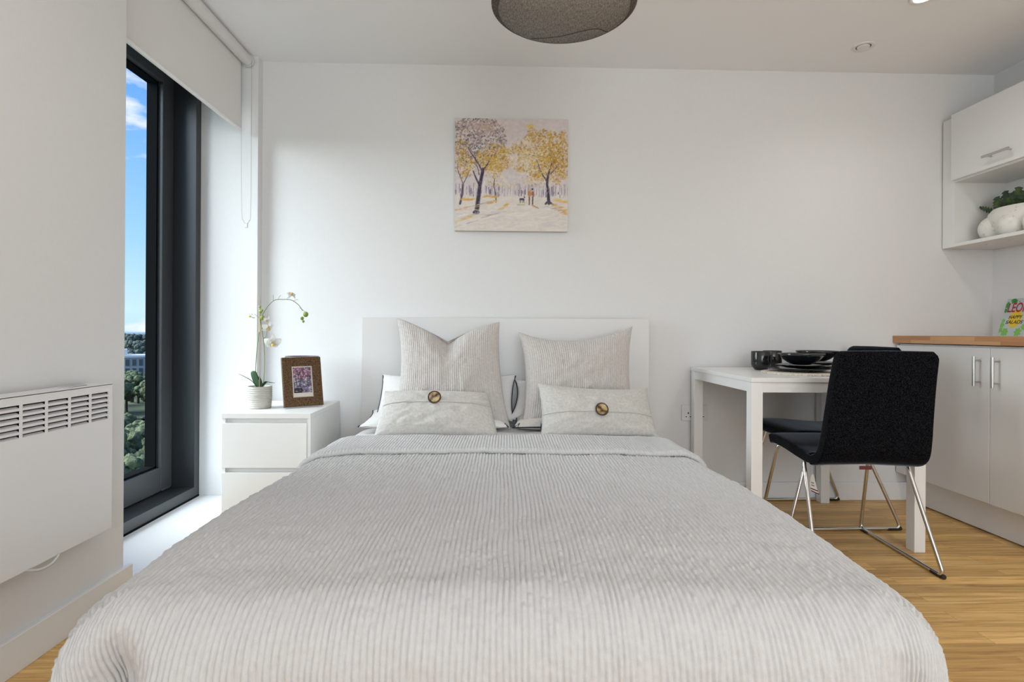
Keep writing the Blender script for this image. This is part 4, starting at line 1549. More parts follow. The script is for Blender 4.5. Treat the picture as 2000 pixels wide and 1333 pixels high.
mug(1.358, 2.865, math.radians(70), 'shiny black mug nearest the left edge of the table')
mug(1.476, 2.985, math.radians(60), 'shiny black mug behind the other mug, close to the wall')


# ================================================================== chairs
def make_chair(label):
    """local: faces +y, origin on floor at the centre of the runners"""
    t = thing('dining_chair', label, 'chair', group='black upholstered chairs at the table')
    # side profile (y, z) centreline and half width / half thickness along the shell
    path = spline([(0, 0.245, 0.430), (0, 0.20, 0.446), (0, 0.08, 0.444), (0, -0.06, 0.432), (0, -0.15, 0.430), (0, -0.205, 0.455), (0, -0.228, 0.52),
                   (0, -0.245, 0.62), (0, -0.268, 0.75), (0, -0.295, 0.865)], 10)
    n_ = len(path)
    sec = 28
    rings = []
    for i, p in enumerate(path):
        f = i / (n_ - 1)
        z = p.z
        tdir = (path[min(i + 1, n_ - 1)] - path[max(i - 1, 0)]).normalized()
        nrm = Vector((0, -tdir.z, tdir.y))        # towards sitter / up
        hw = 0.212 if f < .45 else 0.212 - 0.030 * ((f - .45) / .55) ** 1.2
        if f < 0.06: hw -= 0.020 * (1 - f / 0.06) ** 2
        if f > 0.975: hw -= 0.012 * ((f - .975) / .025) ** 2
        ht = 0.0235
        if f < 0.05: ht *= math.sqrt(max(0.05, 1 - (1 - f / 0.05) ** 2)) * .75 + .25
        if f > 0.965: ht *= math.sqrt(max(0.03, 1 - ((f - .965) / .035) ** 2))
        ring = []
        for k in range(sec):
            a = 2 * PI * k / sec
            ca, sa = math.cos(a), math.sin(a)
            e = 0.2
            x = hw * math.copysign(abs(ca) ** e, ca)
            yv = ht * math.copysign(abs(sa) ** e, sa)
            # slight dish across the width on the back, soft camber on the seat
            dish = 0.010 * (x / hw) ** 2 * (1 if f > .45 else 0.3)
            ring.append(p + Vector((x, 0, 0)) + nrm * (yv + dish))
        rings.append(ring)
    bm = BM()
    R_ = [[bm.verts.new(v) for v in r] for r in rings]
    for a, b_ in zip(R_, R_[1:]):
        for k in range(sec):
            j = (k + 1) % sec
            bm.faces.new((a[k], a[j], b_[j], b_[k]))
    bm.faces.new(R_[0][::-1])
    bm.faces.new(R_[-1])
    bmesh.ops.recalc_face_normals(bm, faces=bm.faces)
    # split in seat and backrest by height
    bm2 = bm.copy()
    cut = 44
    kill = [f_ for f_ in bm.faces if min(v.index if False else 0 for v in f_.verts) < 0]
    bm.verts.index_update()
    bm2.verts.index_update()
    lim = sec * (cut + 1)
    bmesh.ops.delete(bm, geom=[f_ for f_ in bm.faces if max(v.index for v in f_.verts) >= lim], context='FACES')
    bmesh.ops.delete(bm2, geom=[f_ for f_ in bm2.faces if min(v.index for v in f_.verts) < lim - sec], context='FACES')
    obj('seat', bm, M_felt, t, smooth='auto')
    obj('backrest', bm2, M_felt, t, smooth='auto')
    # piping seam along the rear edge of the shell
    for s in (-1, 1):
        pts = []
        for i in range(cut - 6, n_ - 2, 2):
            r = rings[i]
            k = 15 if s < 0 else 27
            pts.append(r[k])
        obj('seam', tube(BM(), pts, 0.0013, 6), M_blackpl, t, smooth=True)
    # chrome sled: one closed bent tube per side
    for s in (-1, 1):
        x = s * 0.236
        xt = s * 0.205
        pts = [(xt - s * .05, -0.085, 0.417), (xt, -0.095, 0.417), (x, -0.272, 0.009), (x, 0.272, 0.009), (xt, 0.150, 0.424), (xt - s * .05, 0.140, 0.424)]
        if s < 0: pass
        P_ = fillet(pts, [0, 0.03, 0.035, 0.035, 0.03, 0], 7)
        obj('sled_leg', tube(BM(), P_, 0.0078, 12), M_chrome, t, smooth=True)
        for yy_ in (-1, 1):
            g = BM()
            tube(g, [(x, yy_ * 0.205, 0.0075), (x, yy_ * 0.255, 0.0075), (x, yy_ * 0.272, 0.0105)], 0.0088, 10)
            for v in g.verts: v.co.z = max(v.co.z - .0005, 0.0002)
            obj('floor_glide', g, M_blackpl, t, smooth='auto')
    for yb_, zb_ in ((-0.085, 0.417), (0.140, 0.424)):
        obj('cross_bar', cyl(BM(), (-0.16, yb_, zb_), (0.16, yb_, zb_), 0.0068, 10), M_chrome, t, smooth='auto')
    return t


ch = make_chair('black wool chair seen from behind, nearest the camera, on chrome sled legs')
ch.location = (1.475, 2.370, 0)
ch.rotation_euler = (0, 0, math.radians(-3.6))
M_tagw = mat('white_care_label', (0.80, 0.79, 0.77), .7)
M_tagr = mat('maroon_label_band', (0.14, 0.025, 0.035), .7)
M_tagk = mat('label_print', (0.25, 0.25, 0.26), .7)
c2 = dup(ch, (1.640, 2.848, 0), math.radians(91), 'black wool chair pushed under the table at its right, turned to face the bed')


def care_tag(parent, loc, rz, sc=1.0, curl=0.25):
    rows = []
    vs, fs, red = [], [], []
    # a folded, curling strip hanging down
    W_, H_ = 0.036 * sc, 0.066 * sc
    nn_, mm_ = 8, 14
    for i in range(mm_ + 1):
        f = i / mm_
        for j in range(nn_ + 1):
            g = j / nn_
            w_ = W_ * (0.25 + 0.75 * f ** .6)
            x = (g - .3) * w_
            vs.append((x + 0.012 * f * f, 0.012 * math.sin(f * 2.4) * curl * 2 + .004 * math.sin(g * 3), -f * H_ - 0.018 * g * f))
    for i in range(mm_):
        for j in range(nn_):
            a = i * (nn_ + 1) + j
            fs.append((a, a + 1, a + nn_ + 2, a + nn_ + 1))
    me = bpy.data.meshes.new('care_label')
    me.from_pydata(vs, [], fs)
    me.materials.append(M_tagw)
    me.materials.append(M_tagr)
    me.materials.append(M_tagk)
    for k_, p in enumerate(me.polygons):
        i, j = divmod(k_, nn_)
        p.material_index = 1 if i >= mm_ - 3 and i != mm_ - 2 else (2 if (i in (6, 8) and 1 < j < 6) else 0)
    o_ = bpy.data.objects.new('care_label', me)
    COL.objects.link(o_)
    md = o_.modifiers.new('thick', 'SOLIDIFY')
    md.thickness = 0.0006
    o_.parent = parent
    o_.location = loc
    o_.rotation_euler = (0, 0, rz)
    o_['label'] = 'white sewn-in care label with a maroon band'
    return o_


# hanging label of the near chair (left) and the end of another one under its rear edge
care_tag(ch, (-0.075, 0.10, 0.300), 0.2, 1.15)
obj('label_thread', cyl(BM(), (-0.075, 0.10, 0.415), (-0.075, 0.10, 0.298), 0.0008, 6), M_tagw, ch)
obj('maker_label', bx(-0.025, 0.022, -0.176, -0.174, 0.390, 0.404), M_tagr, ch, label='small maroon label under the seat')

# ================================================================== kitchen base units
XD = 2.24


def bar_handle(p0, p1, out, parent, r=0.0062):
    """p0,p1 bar ends; out = vector from bar to door face"""
    p0, p1, out = Vector(p0), Vector(p1), Vector(out)
    bm = cyl(BM(), p0, p1, r, 16)
    d = (p1 - p0)
    for f in (0.14, 0.86):
        a = p0 + d * f
        cyl(bm, a, a + out, 0.0042, 12)
    return obj('handle', bm, M_steel, parent, smooth='auto', label='brushed steel bar handle')


def base_unit(y0, y1, label):
    """doors meet at the middle; y1 is the end nearest the back wall"""
    t = thing('base_cabinet', label, 'cabinet', (XD, y0, 0), group='white base cabinets along the right wall')
    w = y1 - y0
    bm = BM()
    box(bm, 0.021, XR - XD - .002, 0.001, w - .001, 0.150, 0.876)
    obj('carcass', bm, M_white, t)
    for k in range(2):
        a, b_ = k * w / 2 + .0015, (k + 1) * w / 2 - .0015
        d = obj('door', bx(0, 0.019, a, b_, 0.158, 0.868, bev=.0018), M_gloss, t)
        hy = b_ - 0.048 if k == 0 else a + 0.048
        bar_handle((-0.033, hy, 0.690), (-0.033, hy, 0.828), (0.034, 0, 0), d)
    return t


base_unit(1.903, 3.103, 'white gloss base cabinet in the corner, two doors with vertical bar handles')
base_unit(0.700, 1.900, 'white gloss base cabinet further from the back wall, next to the corner unit')
o = obj('plinth', bx(2.300, 2.316, 0.70, YB - .015, 0.006, 0.150, bev=.001), M_plinth)
tag(o, 'satin white plinth board running below the base cabinets', 'plinth')
o = obj('worktop', bx(2.222, XR - .001, 0.68, YB - .001, 0.880, 0.9215, bev=.002), M_block)
tag(o, 'oak butcher-block worktop along the right wall', 'worktop')

# ================================================================== wall unit with flap door and open niche
XU = 2.500
t = thing('wall_cabinet', 'white wall cabinet with a flap door above an open niche', 'cabinet', (XU, 2.0, 1.41))
yw = 3.103 - 2.0
bm = BM()
dp = XR - XU - .002
box(bm, 0.0, dp, yw - .082, yw, 0.0, 0.712)                 # filler + end panel to the wall
box(bm, 0.0, dp, 0.0, 0.018, 0.0, 0.712)
box(bm, 0.0, dp, 0.018, yw - .082, 0.352, 0.370)            # floor of the flap box
box(bm, 0.0, dp, 0.018, yw - .082, 0.694, 0.712)
box(bm, dp - .008, dp, 0.018, yw - .082, 0.370, 0.694)
obj('carcass', bm, M_white, t)
obj('niche_back', bx(dp - .006, dp, 0.018, yw - .082, 0.018, 0.352), M_white, t)
obj('shelf_board', bx(0.0, dp, 0.018, yw - .082, 0.0, 0.018, bev=.001), M_white, t)
d = obj('flap_door', bx(-0.020, -0.001, 0.45, yw - .080, 0.362, 0.722, bev=.0015), M_gloss, t)
bar_handle((-0.052, 0.640, 0.418), (-0.052, 0.790, 0.418), (0.034, 0, 0), d)
obj('flap_door', bx(-0.020, -0.001, 0.0, 0.447, 0.362, 0.722, bev=.0015), M_gloss, t)
for yy_ in (0.93, 0.80, 0.67):
    obj('shelf_screw', lathe(BM(), [(0, -.001), (0.004, -.001), (0.004, 0.001)], 12, (0.10, yy_, 0.0)), M_steel, t)
obj('strip_light', bx(dp - .022, dp - .008, 0.10, 0.855, 0.340, 0.3515), mat('strip_grey', (.30, .29, .28), .4), t, label='thin dark strip light under the flap box')

# planter in the niche
t = thing('succulent_planter', 'cream lobed ceramic planter with dark green succulent in the niche', 'potted plant', (2.672, 2.805, 1.4285))
prp = [(0.055, 0.0), (0.075, 0.008), (0.100, 0.035), (0.116, 0.075), (0.119, 0.105), (0.112, 0.135), (0.098, 0.155), (0.094, 0.152), (0.104, 0.130), (0.100, 0.122), (0.0, 0.122)]
bm = lathe(BM(), [(0, 0.0)] + [tuple(p) for p in prp], 72)
for v in bm.verts: v.co.y *= 1.38
pot = obj('pot', bm, M_ceram, t, smooth='auto')
for (lx, ly, lr) in ((-0.062, 0.100, 0.062), (-0.078, -0.030, 0.060), (-0.060, -0.150, 0.058)):
    bm = BM()
    bmesh.ops.create_uvsphere(bm, u_segments=40, v_segments=24, radius=lr)
    for v in bm.verts: v.co.z = max(v.co.z * 1.05, -lr * .96)
    bmesh.ops.translate(bm, verts=bm.verts, vec=(lx, ly, lr * .96))
    obj('pot_lobe', bm, M_ceram, pot, smooth=True)
M_succ = add_noise(mat('succulent_green', (0.02, 0.05, 0.02), .45), 26, (0.010, 0.032, 0.014), (0.075, 0.13, 0.025), lo=.42, hi=.72, detail=2)


def fan_leaf(base, direction, length, width, twist, parent):
    """thick scalloped strap leaf"""
    b0, d = Vector(base), Vector(direction).normalized()
    n_ = 26
    vs, fs = [], []
    side = Vector((-.35, 1, 0)).normalized() if abs(d.y) < .6 else Vector((-.5, .2, .8)).normalized()
    side = (side - d * side.dot(d)).normalized()
    nrm = d.cross(side).normalized()
    for i in range(n_ + 1):
        f = i / n_
        cpos = b0 + d * length * f + Vector((0, 0, -1)) * 0.25 * length * f * f * twist
        w = width * (0.35 + .65 * math.sin(PI * min(1, .15 + f * .80))) * (1 + 0.22 * (1 if (i % 4) < 2 else -1))
        if i == n_: w *= .5
        for s_, h in ((-1, 0), (-.55, .35), (0, .5), (.55, .35), (1, 0), (.55, -.35), (0, -.5), (-.55, -.35)):
            vs.append(tuple(cpos + side * w * s_ + nrm * width * .35 * h))
    for i in range(n_):
        for j in range(8):
            k_ = (j + 1) % 8
            fs.append((i * 8 + j, i * 8 + k_, (i + 1) * 8 + k_, (i + 1) * 8 + j))
    fs.append(tuple(range(8))[::-1])
    fs.append(tuple(n_ * 8 + j for j in range(8)))
    return obj('leaf', (vs, fs), M_succ, parent, smooth='auto')


for (b0, d, ln_, wd, tw) in (((-0.04, 0.095, 0.118), (-.15, .85, .50), 0.135, 0.015, .1), ((-0.03, 0.07, 0.12), (-.15, .35, .95), 0.115, 0.020, 0),
                             ((-0.02, 0.04, 0.12), (-.1, .22, 1), 0.140, 0.018, 0), ((-0.02, 0.02, 0.12), (-.1, .05, 1), 0.115, 0.017, 0),
                             ((-0.03, 0.0, 0.12), (-.1, -.25, 1), 0.140, 0.020, 0), ((-0.02, -0.03, 0.12), (-.1, -.5, .9), 0.150, 0.020, .2),
                             ((0.02, 0.03, 0.17), (-.2, -.95, .55), 0.150, 0.016, .7), ((0.03, 0.06, 0.12), (.1, .1, 1), 0.130, 0.018, 0),
                             ((-0.05, 0.05, 0.12), (-.45, .2, .8), 0.085, 0.017, .2), ((-0.06, 0.0, 0.12), (-.45, -.1, .8), 0.080, 0.016, .2),
                             ((0.02, 0.0, 0.12), (.1, -.1, 1), 0.150, 0.020, 0), ((-0.04, -0.08, 0.12), (-.2, -.8, .6), 0.120, 0.020, .3)):
    fan_leaf((b0[0], b0[1], b0[2] + .022), d, ln_ * .80, wd * 1.35, tw, t)
obj('soil', lathe(BM(), [(0, 0.128), (0.098, 0.1275)], 24), M_soil, t)

# ================================================================== cookbook on the worktop, leaning on the right wall
BKH, BKW = 0.212, 0.178
t = thing('cookbook', 'upright cookbook with a yellow sun and green leaves on its cover', 'book', (2.722, 3.000, 0.9218))
# local frame of the cover: u along -y (towards camera), v up and leaning to +x
lean = math.atan2(0.062, 0.203)
vdir = Vector((math.sin(lean), 0, math.cos(lean)))
udir = Vector((0, -1, 0))
ndir = Vector((-math.cos(lean), 0, math.sin(lean)))     # outwards, to the room


def bk(u, v, n_): return udir * (u * 0.85) + vdir * v + ndir * n_


def bk_box(u0, u1, v0, v1, n0, n1):
    bm = BM()
    c = [bm.verts.new(bk(u, v, n_)) for n_ in (n0, n1) for v in (v0, v1) for u in (u0, u1)]
    for f_ in ((0, 1, 3, 2), (4, 6, 7, 5), (0, 4, 5, 1), (2, 3, 7, 6), (0, 2, 6, 4), (1, 5, 7, 3)):
        bm.faces.new([c[i] for i in f_])
    bmesh.ops.recalc_face_normals(bm, faces=bm.faces)
    return bm


M_cover = mat('cover_white', (0.50, 0.56, 0.56), .35)
obj('cover', bk_box(0, BKW, 0, BKH, -0.002, 0.0), M_cover, t)
obj('pages', bk_box(0.003, BKW - .003, 0.003, BKH - .003, -0.010, -0.002), mat('pages', (.78, .76, .70), .8), t)


def bk_flat(polys, m, name, h=0.0004):
    if len(polys) > 1:
        for q_ in polys: bk_flat([q_], m, name, h)
        return
    vs, fs = [], []
    for poly in polys:
        b_ = len(vs)
        vs += [tuple(bk(u, v, h)) for u, v in poly]
        fs.append(tuple(range(b_, b_ + len(poly))))
    return obj(name, (vs, fs), m, t)


M_sun = mat('print_yellow', (0.78, 0.55, 0.02), .4)
M_grn = mat('print_green', (0.035, 0.30, 0.045), .4)
M_grn2 = mat('print_light_green', (0.20, 0.50, 0.10), .4)
M_red = mat('print_red', (0.45, 0.015, 0.05), .4)
M_blk = mat('print_black', (0.02, 0.02, 0.02), .4)
sunp = []
for i in range(72):
    a = 2 * PI * i / 72
    r = 0.041 + (0.006 if i % 2 else 0)
    sunp.append((0.092 + r * math.cos(a), 0.098 + r * 1.15 * math.sin(a)))
bk_flat([sunp], M_sun, 'cover_sun', .0003)


def lobed(cx_, cy_, r, rot, lobes=5):
    out = []
    for i in range(60):
        a = 2 * PI * i / 60
        q = r * (0.60 + 0.40 * abs(math.cos(a * lobes / 2)))
        out.append((min(max(cx_ + q * math.cos(a + rot), 0.001), BKW - .001), min(max(cy_ + q * math.sin(a + rot), 0.001), BKH - .001)))
    return out


bk_flat([lobed(0.012, 0.175, .020, .2), lobed(0.010, 0.145, .014, 1), lobed(0.046, 0.200, .018, .5), lobed(0.135, 0.199, .018, 1.5), lobed(0.166, 0.185, .018, 0), lobed(0.062, 0.195, .014, 2), lobed(0.170, 0.150, .014, .6)], M_grn, 'cover_leaf', .0003)
bk_flat([lobed(0.045, 0.022, .026, .2, 7), lobed(0.014, 0.062, .018, 1, 7), lobed(0.012, 0.034, .016, 2), lobed(0.135, 0.022, .026, 1.3, 7), lobed(0.166, 0.052, .020, .5, 7), lobed(0.165, 0.085, .012, .5), lobed(0.016, 0.088, .012, .5)], M_grn2, 'cover_leaf', .00035)


def lettering(text, u0, v0, size, m, name, width=None, shear=0.0, h=0.0006, bold=0.0):
    cu = bpy.data.curves.new(name, 'FONT')
    cu.body = text
    cu.size = size
    cu.offset = bold
    cu.shear = shear
    cu.extrude = 0.00008
    tmp = bpy.data.objects.new('tmp', cu)
    COL.objects.link(tmp)
    dg = bpy.context.evaluated_depsgraph_get()
    me = bpy.data.meshes.new_from_object(tmp.evaluated_get(dg))
    bpy.data.objects.remove(tmp, do_unlink=True)
    xs_ = [v.co.x for v in me.vertices]
    k_ = 1.0
    if width: k_ = width / (max(xs_) - min(xs_))
    x0_ = min(xs_)
    for v in me.vertices:
        v.co = bk(u0 + (v.co.x - x0_) * k_, v0 + v.co.y, h + v.co.z)
    me.materials.clear()
    me.materials.append(m)
    o_ = bpy.data.objects.new(name, me)
    COL.objects.link(o_)
    o_.parent = t
    return o_


lettering('LEON', 0.022, 0.136, 0.072, M_red, 'title_lettering', width=0.142, bold=0.0016)
bk_flat([[(0.088 - .006, 0.195), (0.088, 0.189), (0.094, 0.195)]], M_red, 'title_accent', .0006)
lettering('HAPPY', 0.046, 0.098, 0.026, M_blk, 'subtitle_lettering', width=0.094, shear=.25, bold=0.0006)
lettering('SALADS', 0.034, 0.070, 0.026, M_blk, 'subtitle_lettering', width=0.118, shear=.25, bold=0.0006)

# ================================================================== ceiling fixtures
M_spotrim = mat('downlight_rim', (0.80, 0.80, 0.79), .35)
M_emit = bpy.data.materials.new('lit_lens')
M_emit.use_nodes = True
b = nodes(M_emit)[2]
b.inputs['Emission Color'].default_value = (1, .95, .86, 1)
b.inputs['Emission Strength'].default_value = 14
for i, (x, y, on) in enumerate(DOWNLIGHTS):
    lab = {0: 'lit ceiling downlight cut by the top edge of the photo', 1: 'unlit round recessed downlight with white rim near the right corner'}.get(i, 'lit recessed ceiling downlight behind the camera, number unseen')
    if i >= 2: lab = 'lit round recessed ceiling downlight out over the room'
    t = thing('downlight', lab, 'ceiling light', (x, y, ZC), group='recessed ceiling downlights')
    obj('rim', lathe(BM(), [(0.034, 0.0), (0.036, -0.004), (0.050, -0.005), (0.054, -0.001), (0.054, 0.0)], 40), M_spotrim, t, smooth=True)
    if on:
        obj('lens', lathe(BM(), [(0, -0.003), (0.033, -0.003), (0.034, 0.0)], 32), M_emit, t)
    else:
        obj('lens', lathe(BM(), [(0, -0.008), (0.027, -0.0075), (0.030, -0.002)], 32), M_spotrim, t, smooth='auto')
        obj('gap_ring', lathe(BM(), [(0.0295, -0.0008), (0.0345, -0.0008)], 32), M_blackpl, t)

# pendant drum shade
def shade_fabric(name, c0, c1, trans=0.35):
    m = bpy.data.materials.new(name)
    m.use_nodes = True
    N, Lk = m.node_tree.nodes, m.node_tree.links
    b = N['Principled BSDF']
    b.inputs['Roughness'].default_value = .95
    b.inputs['Specular IOR Level'].default_value = .1
    tc = N.new('ShaderNodeTexCoord')
    hs = []
    for sc in ((240, 240, 40), (60, 60, 900), (300, 40, 300)):
        mp = N.new('ShaderNodeMapping')
        mp.inputs['Scale'].default_value = sc
        no = N.new('ShaderNodeTexNoise')
        no.inputs['Scale'].default_value = 1.6
        no.inputs['Detail'].default_value = 2
        Lk.new(tc.outputs['Object'], mp.inputs[0])
        Lk.new(mp.outputs[0], no.inputs['Vector'])
        hs.append(no)
    ad = N.new('ShaderNodeMath')
    ad.operation = 'ADD'
    Lk.new(hs[0].outputs[0], ad.inputs[0])
    Lk.new(hs[2].outputs[0], ad.inputs[1])
    rp = N.new('ShaderNodeValToRGB')
    rp.color_ramp.elements[0].position = 0.42
    rp.color_ramp.elements[1].position = 0.60
    rp.color_ramp.elements[0].color = (*c0, 1)
    rp.color_ramp.elements[1].color = (*c1, 1)
    hf = N.new('ShaderNodeMath')
    hf.operation = 'MULTIPLY'
    hf.inputs[1].default_value = .5
    Lk.new(ad.outputs[0], hf.inputs[0])
    Lk.new(hf.outputs[0], rp.inputs[0])
    Lk.new(rp.outputs[0], b.inputs['Base Color'])
    tr = N.new('ShaderNodeBsdfTranslucent')
    Lk.new(rp.outputs[0], tr.inputs[0])
    mx = N.new('ShaderNodeMixShader')
    mx.inputs[0].default_value = trans
    out = N['Material Output']
    Lk.new(b.outputs[0], mx.inputs[1])
    Lk.new(tr.outputs[0], mx.inputs[2])
    Lk.new(mx.outputs[0], out.inputs[0])
    return m


M_shade = shade_fabric('taupe_linen_shade', (0.10, 0.085, 0.075), (0.27, 0.24, 0.22))
M_diff = shade_fabric('taupe_linen_diffuser', (0.28, 0.255, 0.23), (0.60, 0.56, 0.52), .5)
t = thing('pendant_lamp', 'large drum pendant lampshade in brown-grey linen hanging from the ceiling', 'pendant lamp', (0.201, 1.752, 1.944))
RS = 0.2255
HS = 0.235
obj('lamp_shade', lathe(BM(), [(0.206, -0.0095), (RS - .006, -0.002), (RS, 0.004), (RS, HS), (RS - .003, HS), (RS - .003, 0.006), (RS - .008, 0.0005), (0.206, -0.0075), (0.206, -0.0095)], 96), M_shade, t, smooth='auto')
for z in (HS,):
    obj('shade_trim', lathe(BM(), [(RS + .0008, z - .004), (RS + .0018, z), (RS + .0008, z + .005), (RS - .0045, z + .005), (RS - .0045, z - .002), (RS + .0008, z - .004)], 96), mat('shade_trim', (0.10, 0.088, 0.08), .8), t, smooth=True)
obj('diffuser', lathe(BM(), [(0, -0.0105), (0.2055, -0.0105), (0.2055, -0.0085)], 96), M_diff, t, smooth=True)
obj('diffuser_ring', lathe(BM(), [(0.2045, -0.0112), (0.2070, -0.0106), (0.2070, -0.0092), (0.2045, -0.0096)], 96), mat('ring_dark', (.05, .04, .035), .6), t, smooth=True)
wp = [(-0.092, 0.176), (-0.027, 0.166), (0.021, 0.150), (0.077, 0.120), (0.123, 0.104), (0.152, 0.118), (0.164, 0.122)]
obj('frame_wire', tube(BM(), spline([(a, b_, -0.0115) for a, b_ in wp], 8), 0.0009, 6), mat('wire_dark', (.03, .025, .02), .5), t)
bm = BM()
cyl(bm, (0, 0, 0.05), (0, 0, HS + .02), 0.021, 20)
obj('lamp_holder', bm, M_plastic, t, smooth='auto')
bm = BM()
bmesh.ops.create_icosphere(bm, subdivisions=3, radius=0.024)
bmesh.ops.translate(bm, verts=bm.verts, vec=(0, 0, .045))
obj('bulb', bm, M_plastic, t, smooth=True)
obj('flex', cyl(BM(), (0, 0, HS), (0, 0, ZC - 1.944 - .03), 0.003, 8), M_plastic, t)
obj('ceiling_rose', lathe(BM(), [(0.045, ZC - 1.944), (0.043, ZC - 1.944 - .02), (0.01, ZC - 1.944 - .035), (0, ZC - 1.944 - .035)], 32), M_plastic, t, smooth='auto')
for a in (0, 2 * PI / 3, 4 * PI / 3):
    obj('shade_arm', tube(BM(), [(0.0, 0, HS - .012), ((RS - .002) * math.cos(a), (RS - .002) * math.sin(a), HS - .004)], 0.0015, 6), M_steel, t)

# ================================================================== outside
GZ = -21.0
M_grass = add_noise(mat('far_grass', (0.10, 0.14, 0.05), .95), 0.08, (0.06, 0.08, 0.04), (0.13, 0.15, 0.08), detail=4)
o = obj('ground', bx(-1500, -12, -1200, 1800, GZ - 1, GZ), M_grass)
o['kind'] = 'structure'


def foliage(c0, c1, nm):
    return add_noise(mat(nm, c1, .95, spec=.1), 1.4, c0, c1, lo=.35, hi=.66, detail=6, bump=1.0, dist=.35)


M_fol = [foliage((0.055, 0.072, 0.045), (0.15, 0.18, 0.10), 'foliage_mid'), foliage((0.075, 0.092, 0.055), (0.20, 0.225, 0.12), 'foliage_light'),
         foliage((0.07, 0.088, 0.08), (0.125, 0.15, 0.13), 'foliage_far_hazed')]  # distance haze is mixed into these pale, greyed foliage colours
M_bark = mat('bark', (0.08, 0.06, 0.045), .9)
tree_proto = []
for pi in range(3):
    rr_ = random.Random(40 + pi)
    bm = BM()
    for k in range(80):
        b2 = bmesh.ops.create_icosphere(bm, subdivisions=3, radius=rr_.uniform(.42, .95))
        off = Vector((rr_.gauss(0, 1), rr_.gauss(0, 1), rr_.gauss(0, 1))).normalized() * rr_.uniform(.4, 1.0)
        off = Vector((off.x * 2.2, off.y * 2.2, off.z * 2.3 + .1))
        for v in b2['verts']:
            d_ = 1 + 0.30 * (float(vnoise(v.co.x * 3.1 + off.x, v.co.y * 3.1 + v.co.z * 2.3, k)) - .5) + 0.25 * (float(vnoise(v.co.x * 7, v.co.z * 7 + v.co.y * 5, k + 30)) - .5) + 0.30 * (rr_.random() - .5)
            v.co = v.co * d_ + off
    bmesh.ops.translate(bm, verts=bm.verts, vec=(0, 0, 5.2))
    me = bpy.data.meshes.new('tree_crown_mesh')
    bm.to_mesh(me)
    bm.free()
    for p in me.polygons: p.use_smooth = True
    tree_proto.append(me)
bm = cyl(BM(), (0, 0, 0), (0, 0, 5), 0.35, 10, 0.2)
trunk_me = bpy.data.meshes.new('trunk_mesh')
bm.to_mesh(trunk_me)
bm.free()
trunk_me.materials.append(M_bark)
crown_me = {}


def tree(x, y, s, k, fm, lab, grp, zs=1.0):
    key = (k, fm)
    if key not in crown_me:
        m_ = tree_proto[k].copy()
        m_.materials.append(M_fol[fm])
        crown_me[key] = m_
    e = thing('broadleaf_tree', lab, 'tree', (x, y, GZ), random.uniform(0, 6), grp)
    e.scale = (s, s, s * zs)
    c = bpy.data.objects.new('crown', crown_me[key])
    COL.objects.link(c)
    c.parent = e
    c = bpy.data.objects.new('trunk', trunk_me)
    COL.objects.link(c)
    c.parent = e
    return e


ux, uy = -0.64, 1.02          # view direction through the glass
px_, py_ = uy, -ux            # perpendicular


def out(d, lat): return (ux * d + px_ * lat / 1.2, uy * d + py_ * lat / 1.2)


rt = random.Random(5)
# near trees below the road
for k, (d, lat, s) in enumerate(((69, -5.5, 1.1), (78, -1, 1.1), (70, 6, 1.1), (73, -16, 1.1), (80, -24, 1.0), (90, -20, 1.15), (72, 20, 1.0), (84, 27, 1.1), (70, -9, 1.0), (74, -3.5, 1.15), (72, 2.5, 1.05), (76, 8.0, 1.1), (84, -6, 1.05), (86, 0.5, 1.0), (85, 6.5, 1.1), (66, -1, .95), (64, 5, 1.0), (95, -12, 1.0), (78, 14, 1.1))):
    x, y = out(d, lat)
    tree(x, y, s, k % 3, k % 2, 'bushy green tree below the pale road, seen low through the window', 'trees below the road')
# road behind them
bm = BM()
v = [bm.verts.new((*out(d, l), GZ + .05)) for d, l in ((112, -60), (119, -60), (158, 60), (151, 60))]
bm.faces.new(v)
bmesh.ops.solidify(bm, geom=bm.faces[:], thickness=-.1)
o = obj('road', bm, mat('pale_asphalt', (0.42, 0.42, 0.43), .9))
o['kind'] = 'structure'
for k, (d, lat) in enumerate(((125, -4.5), (136, 3.2))):
    x, y = out(d, lat)
    t = thing('parked_car', 'small pale car on the road far below the window' if k == 0 else 'small dark car on the road far below the window', 'car', (x, y, GZ + .06), 0.35)
    bm = box(BM(), -2.1, 2.1, -.85, .85, .3, .95, bev=.2)
    obj('car_body', bm, mat('car_paint', (.6, .6, .55) if k == 0 else (.08, .09, .11), .3), t)
    obj('car_cabin', box(BM(), -1.2, 1.1, -.75, .75, .9, 1.45, bev=.22), mat('car_glass', (.05, .06, .07), .2), t)
    bm = BM()
    for wx in (-1.3, 1.3):
        for wy in (-.8, .8): cyl(bm, (wx, wy - .1, .32), (wx, wy + .1, .32), .32, 14)
    obj('wheels', bm, M_blackpl, t)
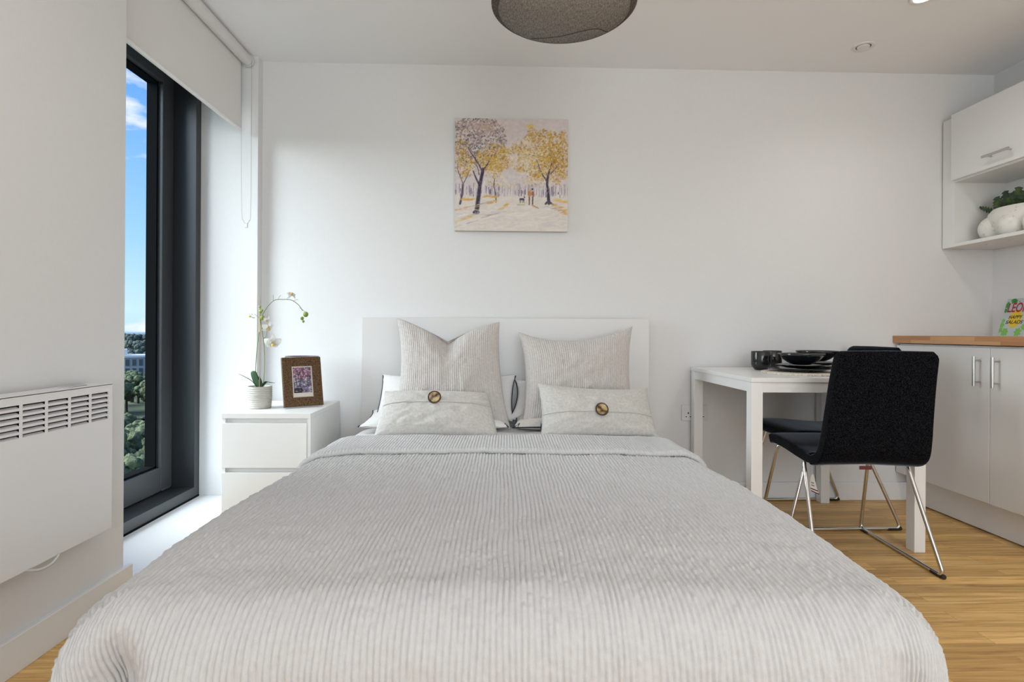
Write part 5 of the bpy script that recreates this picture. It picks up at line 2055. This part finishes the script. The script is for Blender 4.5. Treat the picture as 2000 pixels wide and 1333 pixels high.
# belt between road and building
for k in range(36):
    d = 142 + rt.uniform(0, 34)
    lat = -42 + (k % 18) * 4.6 + rt.uniform(-1, 1)
    x, y = out(d, lat)
    tree(x, y, rt.uniform(1.0, 1.22), k % 3, (k + 1) % 2, 'leafy tree standing between the road and the grey office block', 'trees before the grey block', zs=1.0)
for d, lat in ((134, -7.5), (150, -6.5), (152, -2.4), (149, 2.0), (153, 6.3), (166, -4.5), (168, 0.2), (165, 4.4), (183, -7), (186, -2.2), (184, 2.6), (187, 7.2)):
    x, y = out(d, lat)
    tree(x, y, rt.uniform(1.0, 1.18), int(d) % 3, int(d) % 2, 'leafy tree standing between the road and the grey office block', 'trees before the grey block')
for d, lat in ((92, -5), (94, 0.5), (93, 5.5), (101, -1.5), (102, 4)):
    x, y = out(d, lat)
    tree(x, y, .9, int(d) % 3, (int(d) + 1) % 2, 'bushy green tree below the pale road, seen low through the window', 'trees below the road')
# long grey building
x, y = out(222, 0)
t = thing('grey_office_block', 'long grey office block with rows of tall windows beyond the trees', 'building', (x, y, GZ), math.atan2(py_, px_) + 0.05)
M_bld = mat('grey_facade', (0.27, 0.29, 0.32), .7)
M_bldw = mat('facade_window', (0.06, 0.08, 0.10), .2)
M_bldr = mat('pale_parapet', (0.55, 0.57, 0.60), .6)
obj('facade', bx(-40, 40, 0, 16, 0, 11.2), M_bld, t)
obj('parapet', bx(-40.3, 40.3, -.3, 16.3, 11.2, 12.0), M_bldr, t)
obj('plant_room', bx(-13, -3.2, 3, 10, 12.0, 14.4), M_bldr, t)
wi = bx(-.62, .62, -.12, .1, -1.25, 1.25)
wi_me = bpy.data.meshes.new('office_window_mesh')
wi.to_mesh(wi_me)
wi.free()
wi_me.materials.append(M_bldw)
for r_i in range(3):
    for c_i in range(20):
        w_ = bpy.data.objects.new('office_window', wi_me)
        COL.objects.link(w_)
        w_.parent = t
        w_.location = (-16.5 + c_i * 2.2, 0, 2.2 + r_i * 3.5)
# forest ridge beyond
k = 0
for d0, hs in ((300, 1.5), (420, 1.9), (560, 2.4)):
    for j in range(26):
        lat = (-0.13 + j * 0.0102) * d0 * 1.25
        x, y = out(d0 + rt.uniform(-18, 18), lat + rt.uniform(-2, 2))
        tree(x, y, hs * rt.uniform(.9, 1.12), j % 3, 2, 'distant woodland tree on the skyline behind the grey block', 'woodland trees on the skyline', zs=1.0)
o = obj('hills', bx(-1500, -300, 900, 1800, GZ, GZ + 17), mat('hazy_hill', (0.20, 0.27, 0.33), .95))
o['kind'] = 'structure'
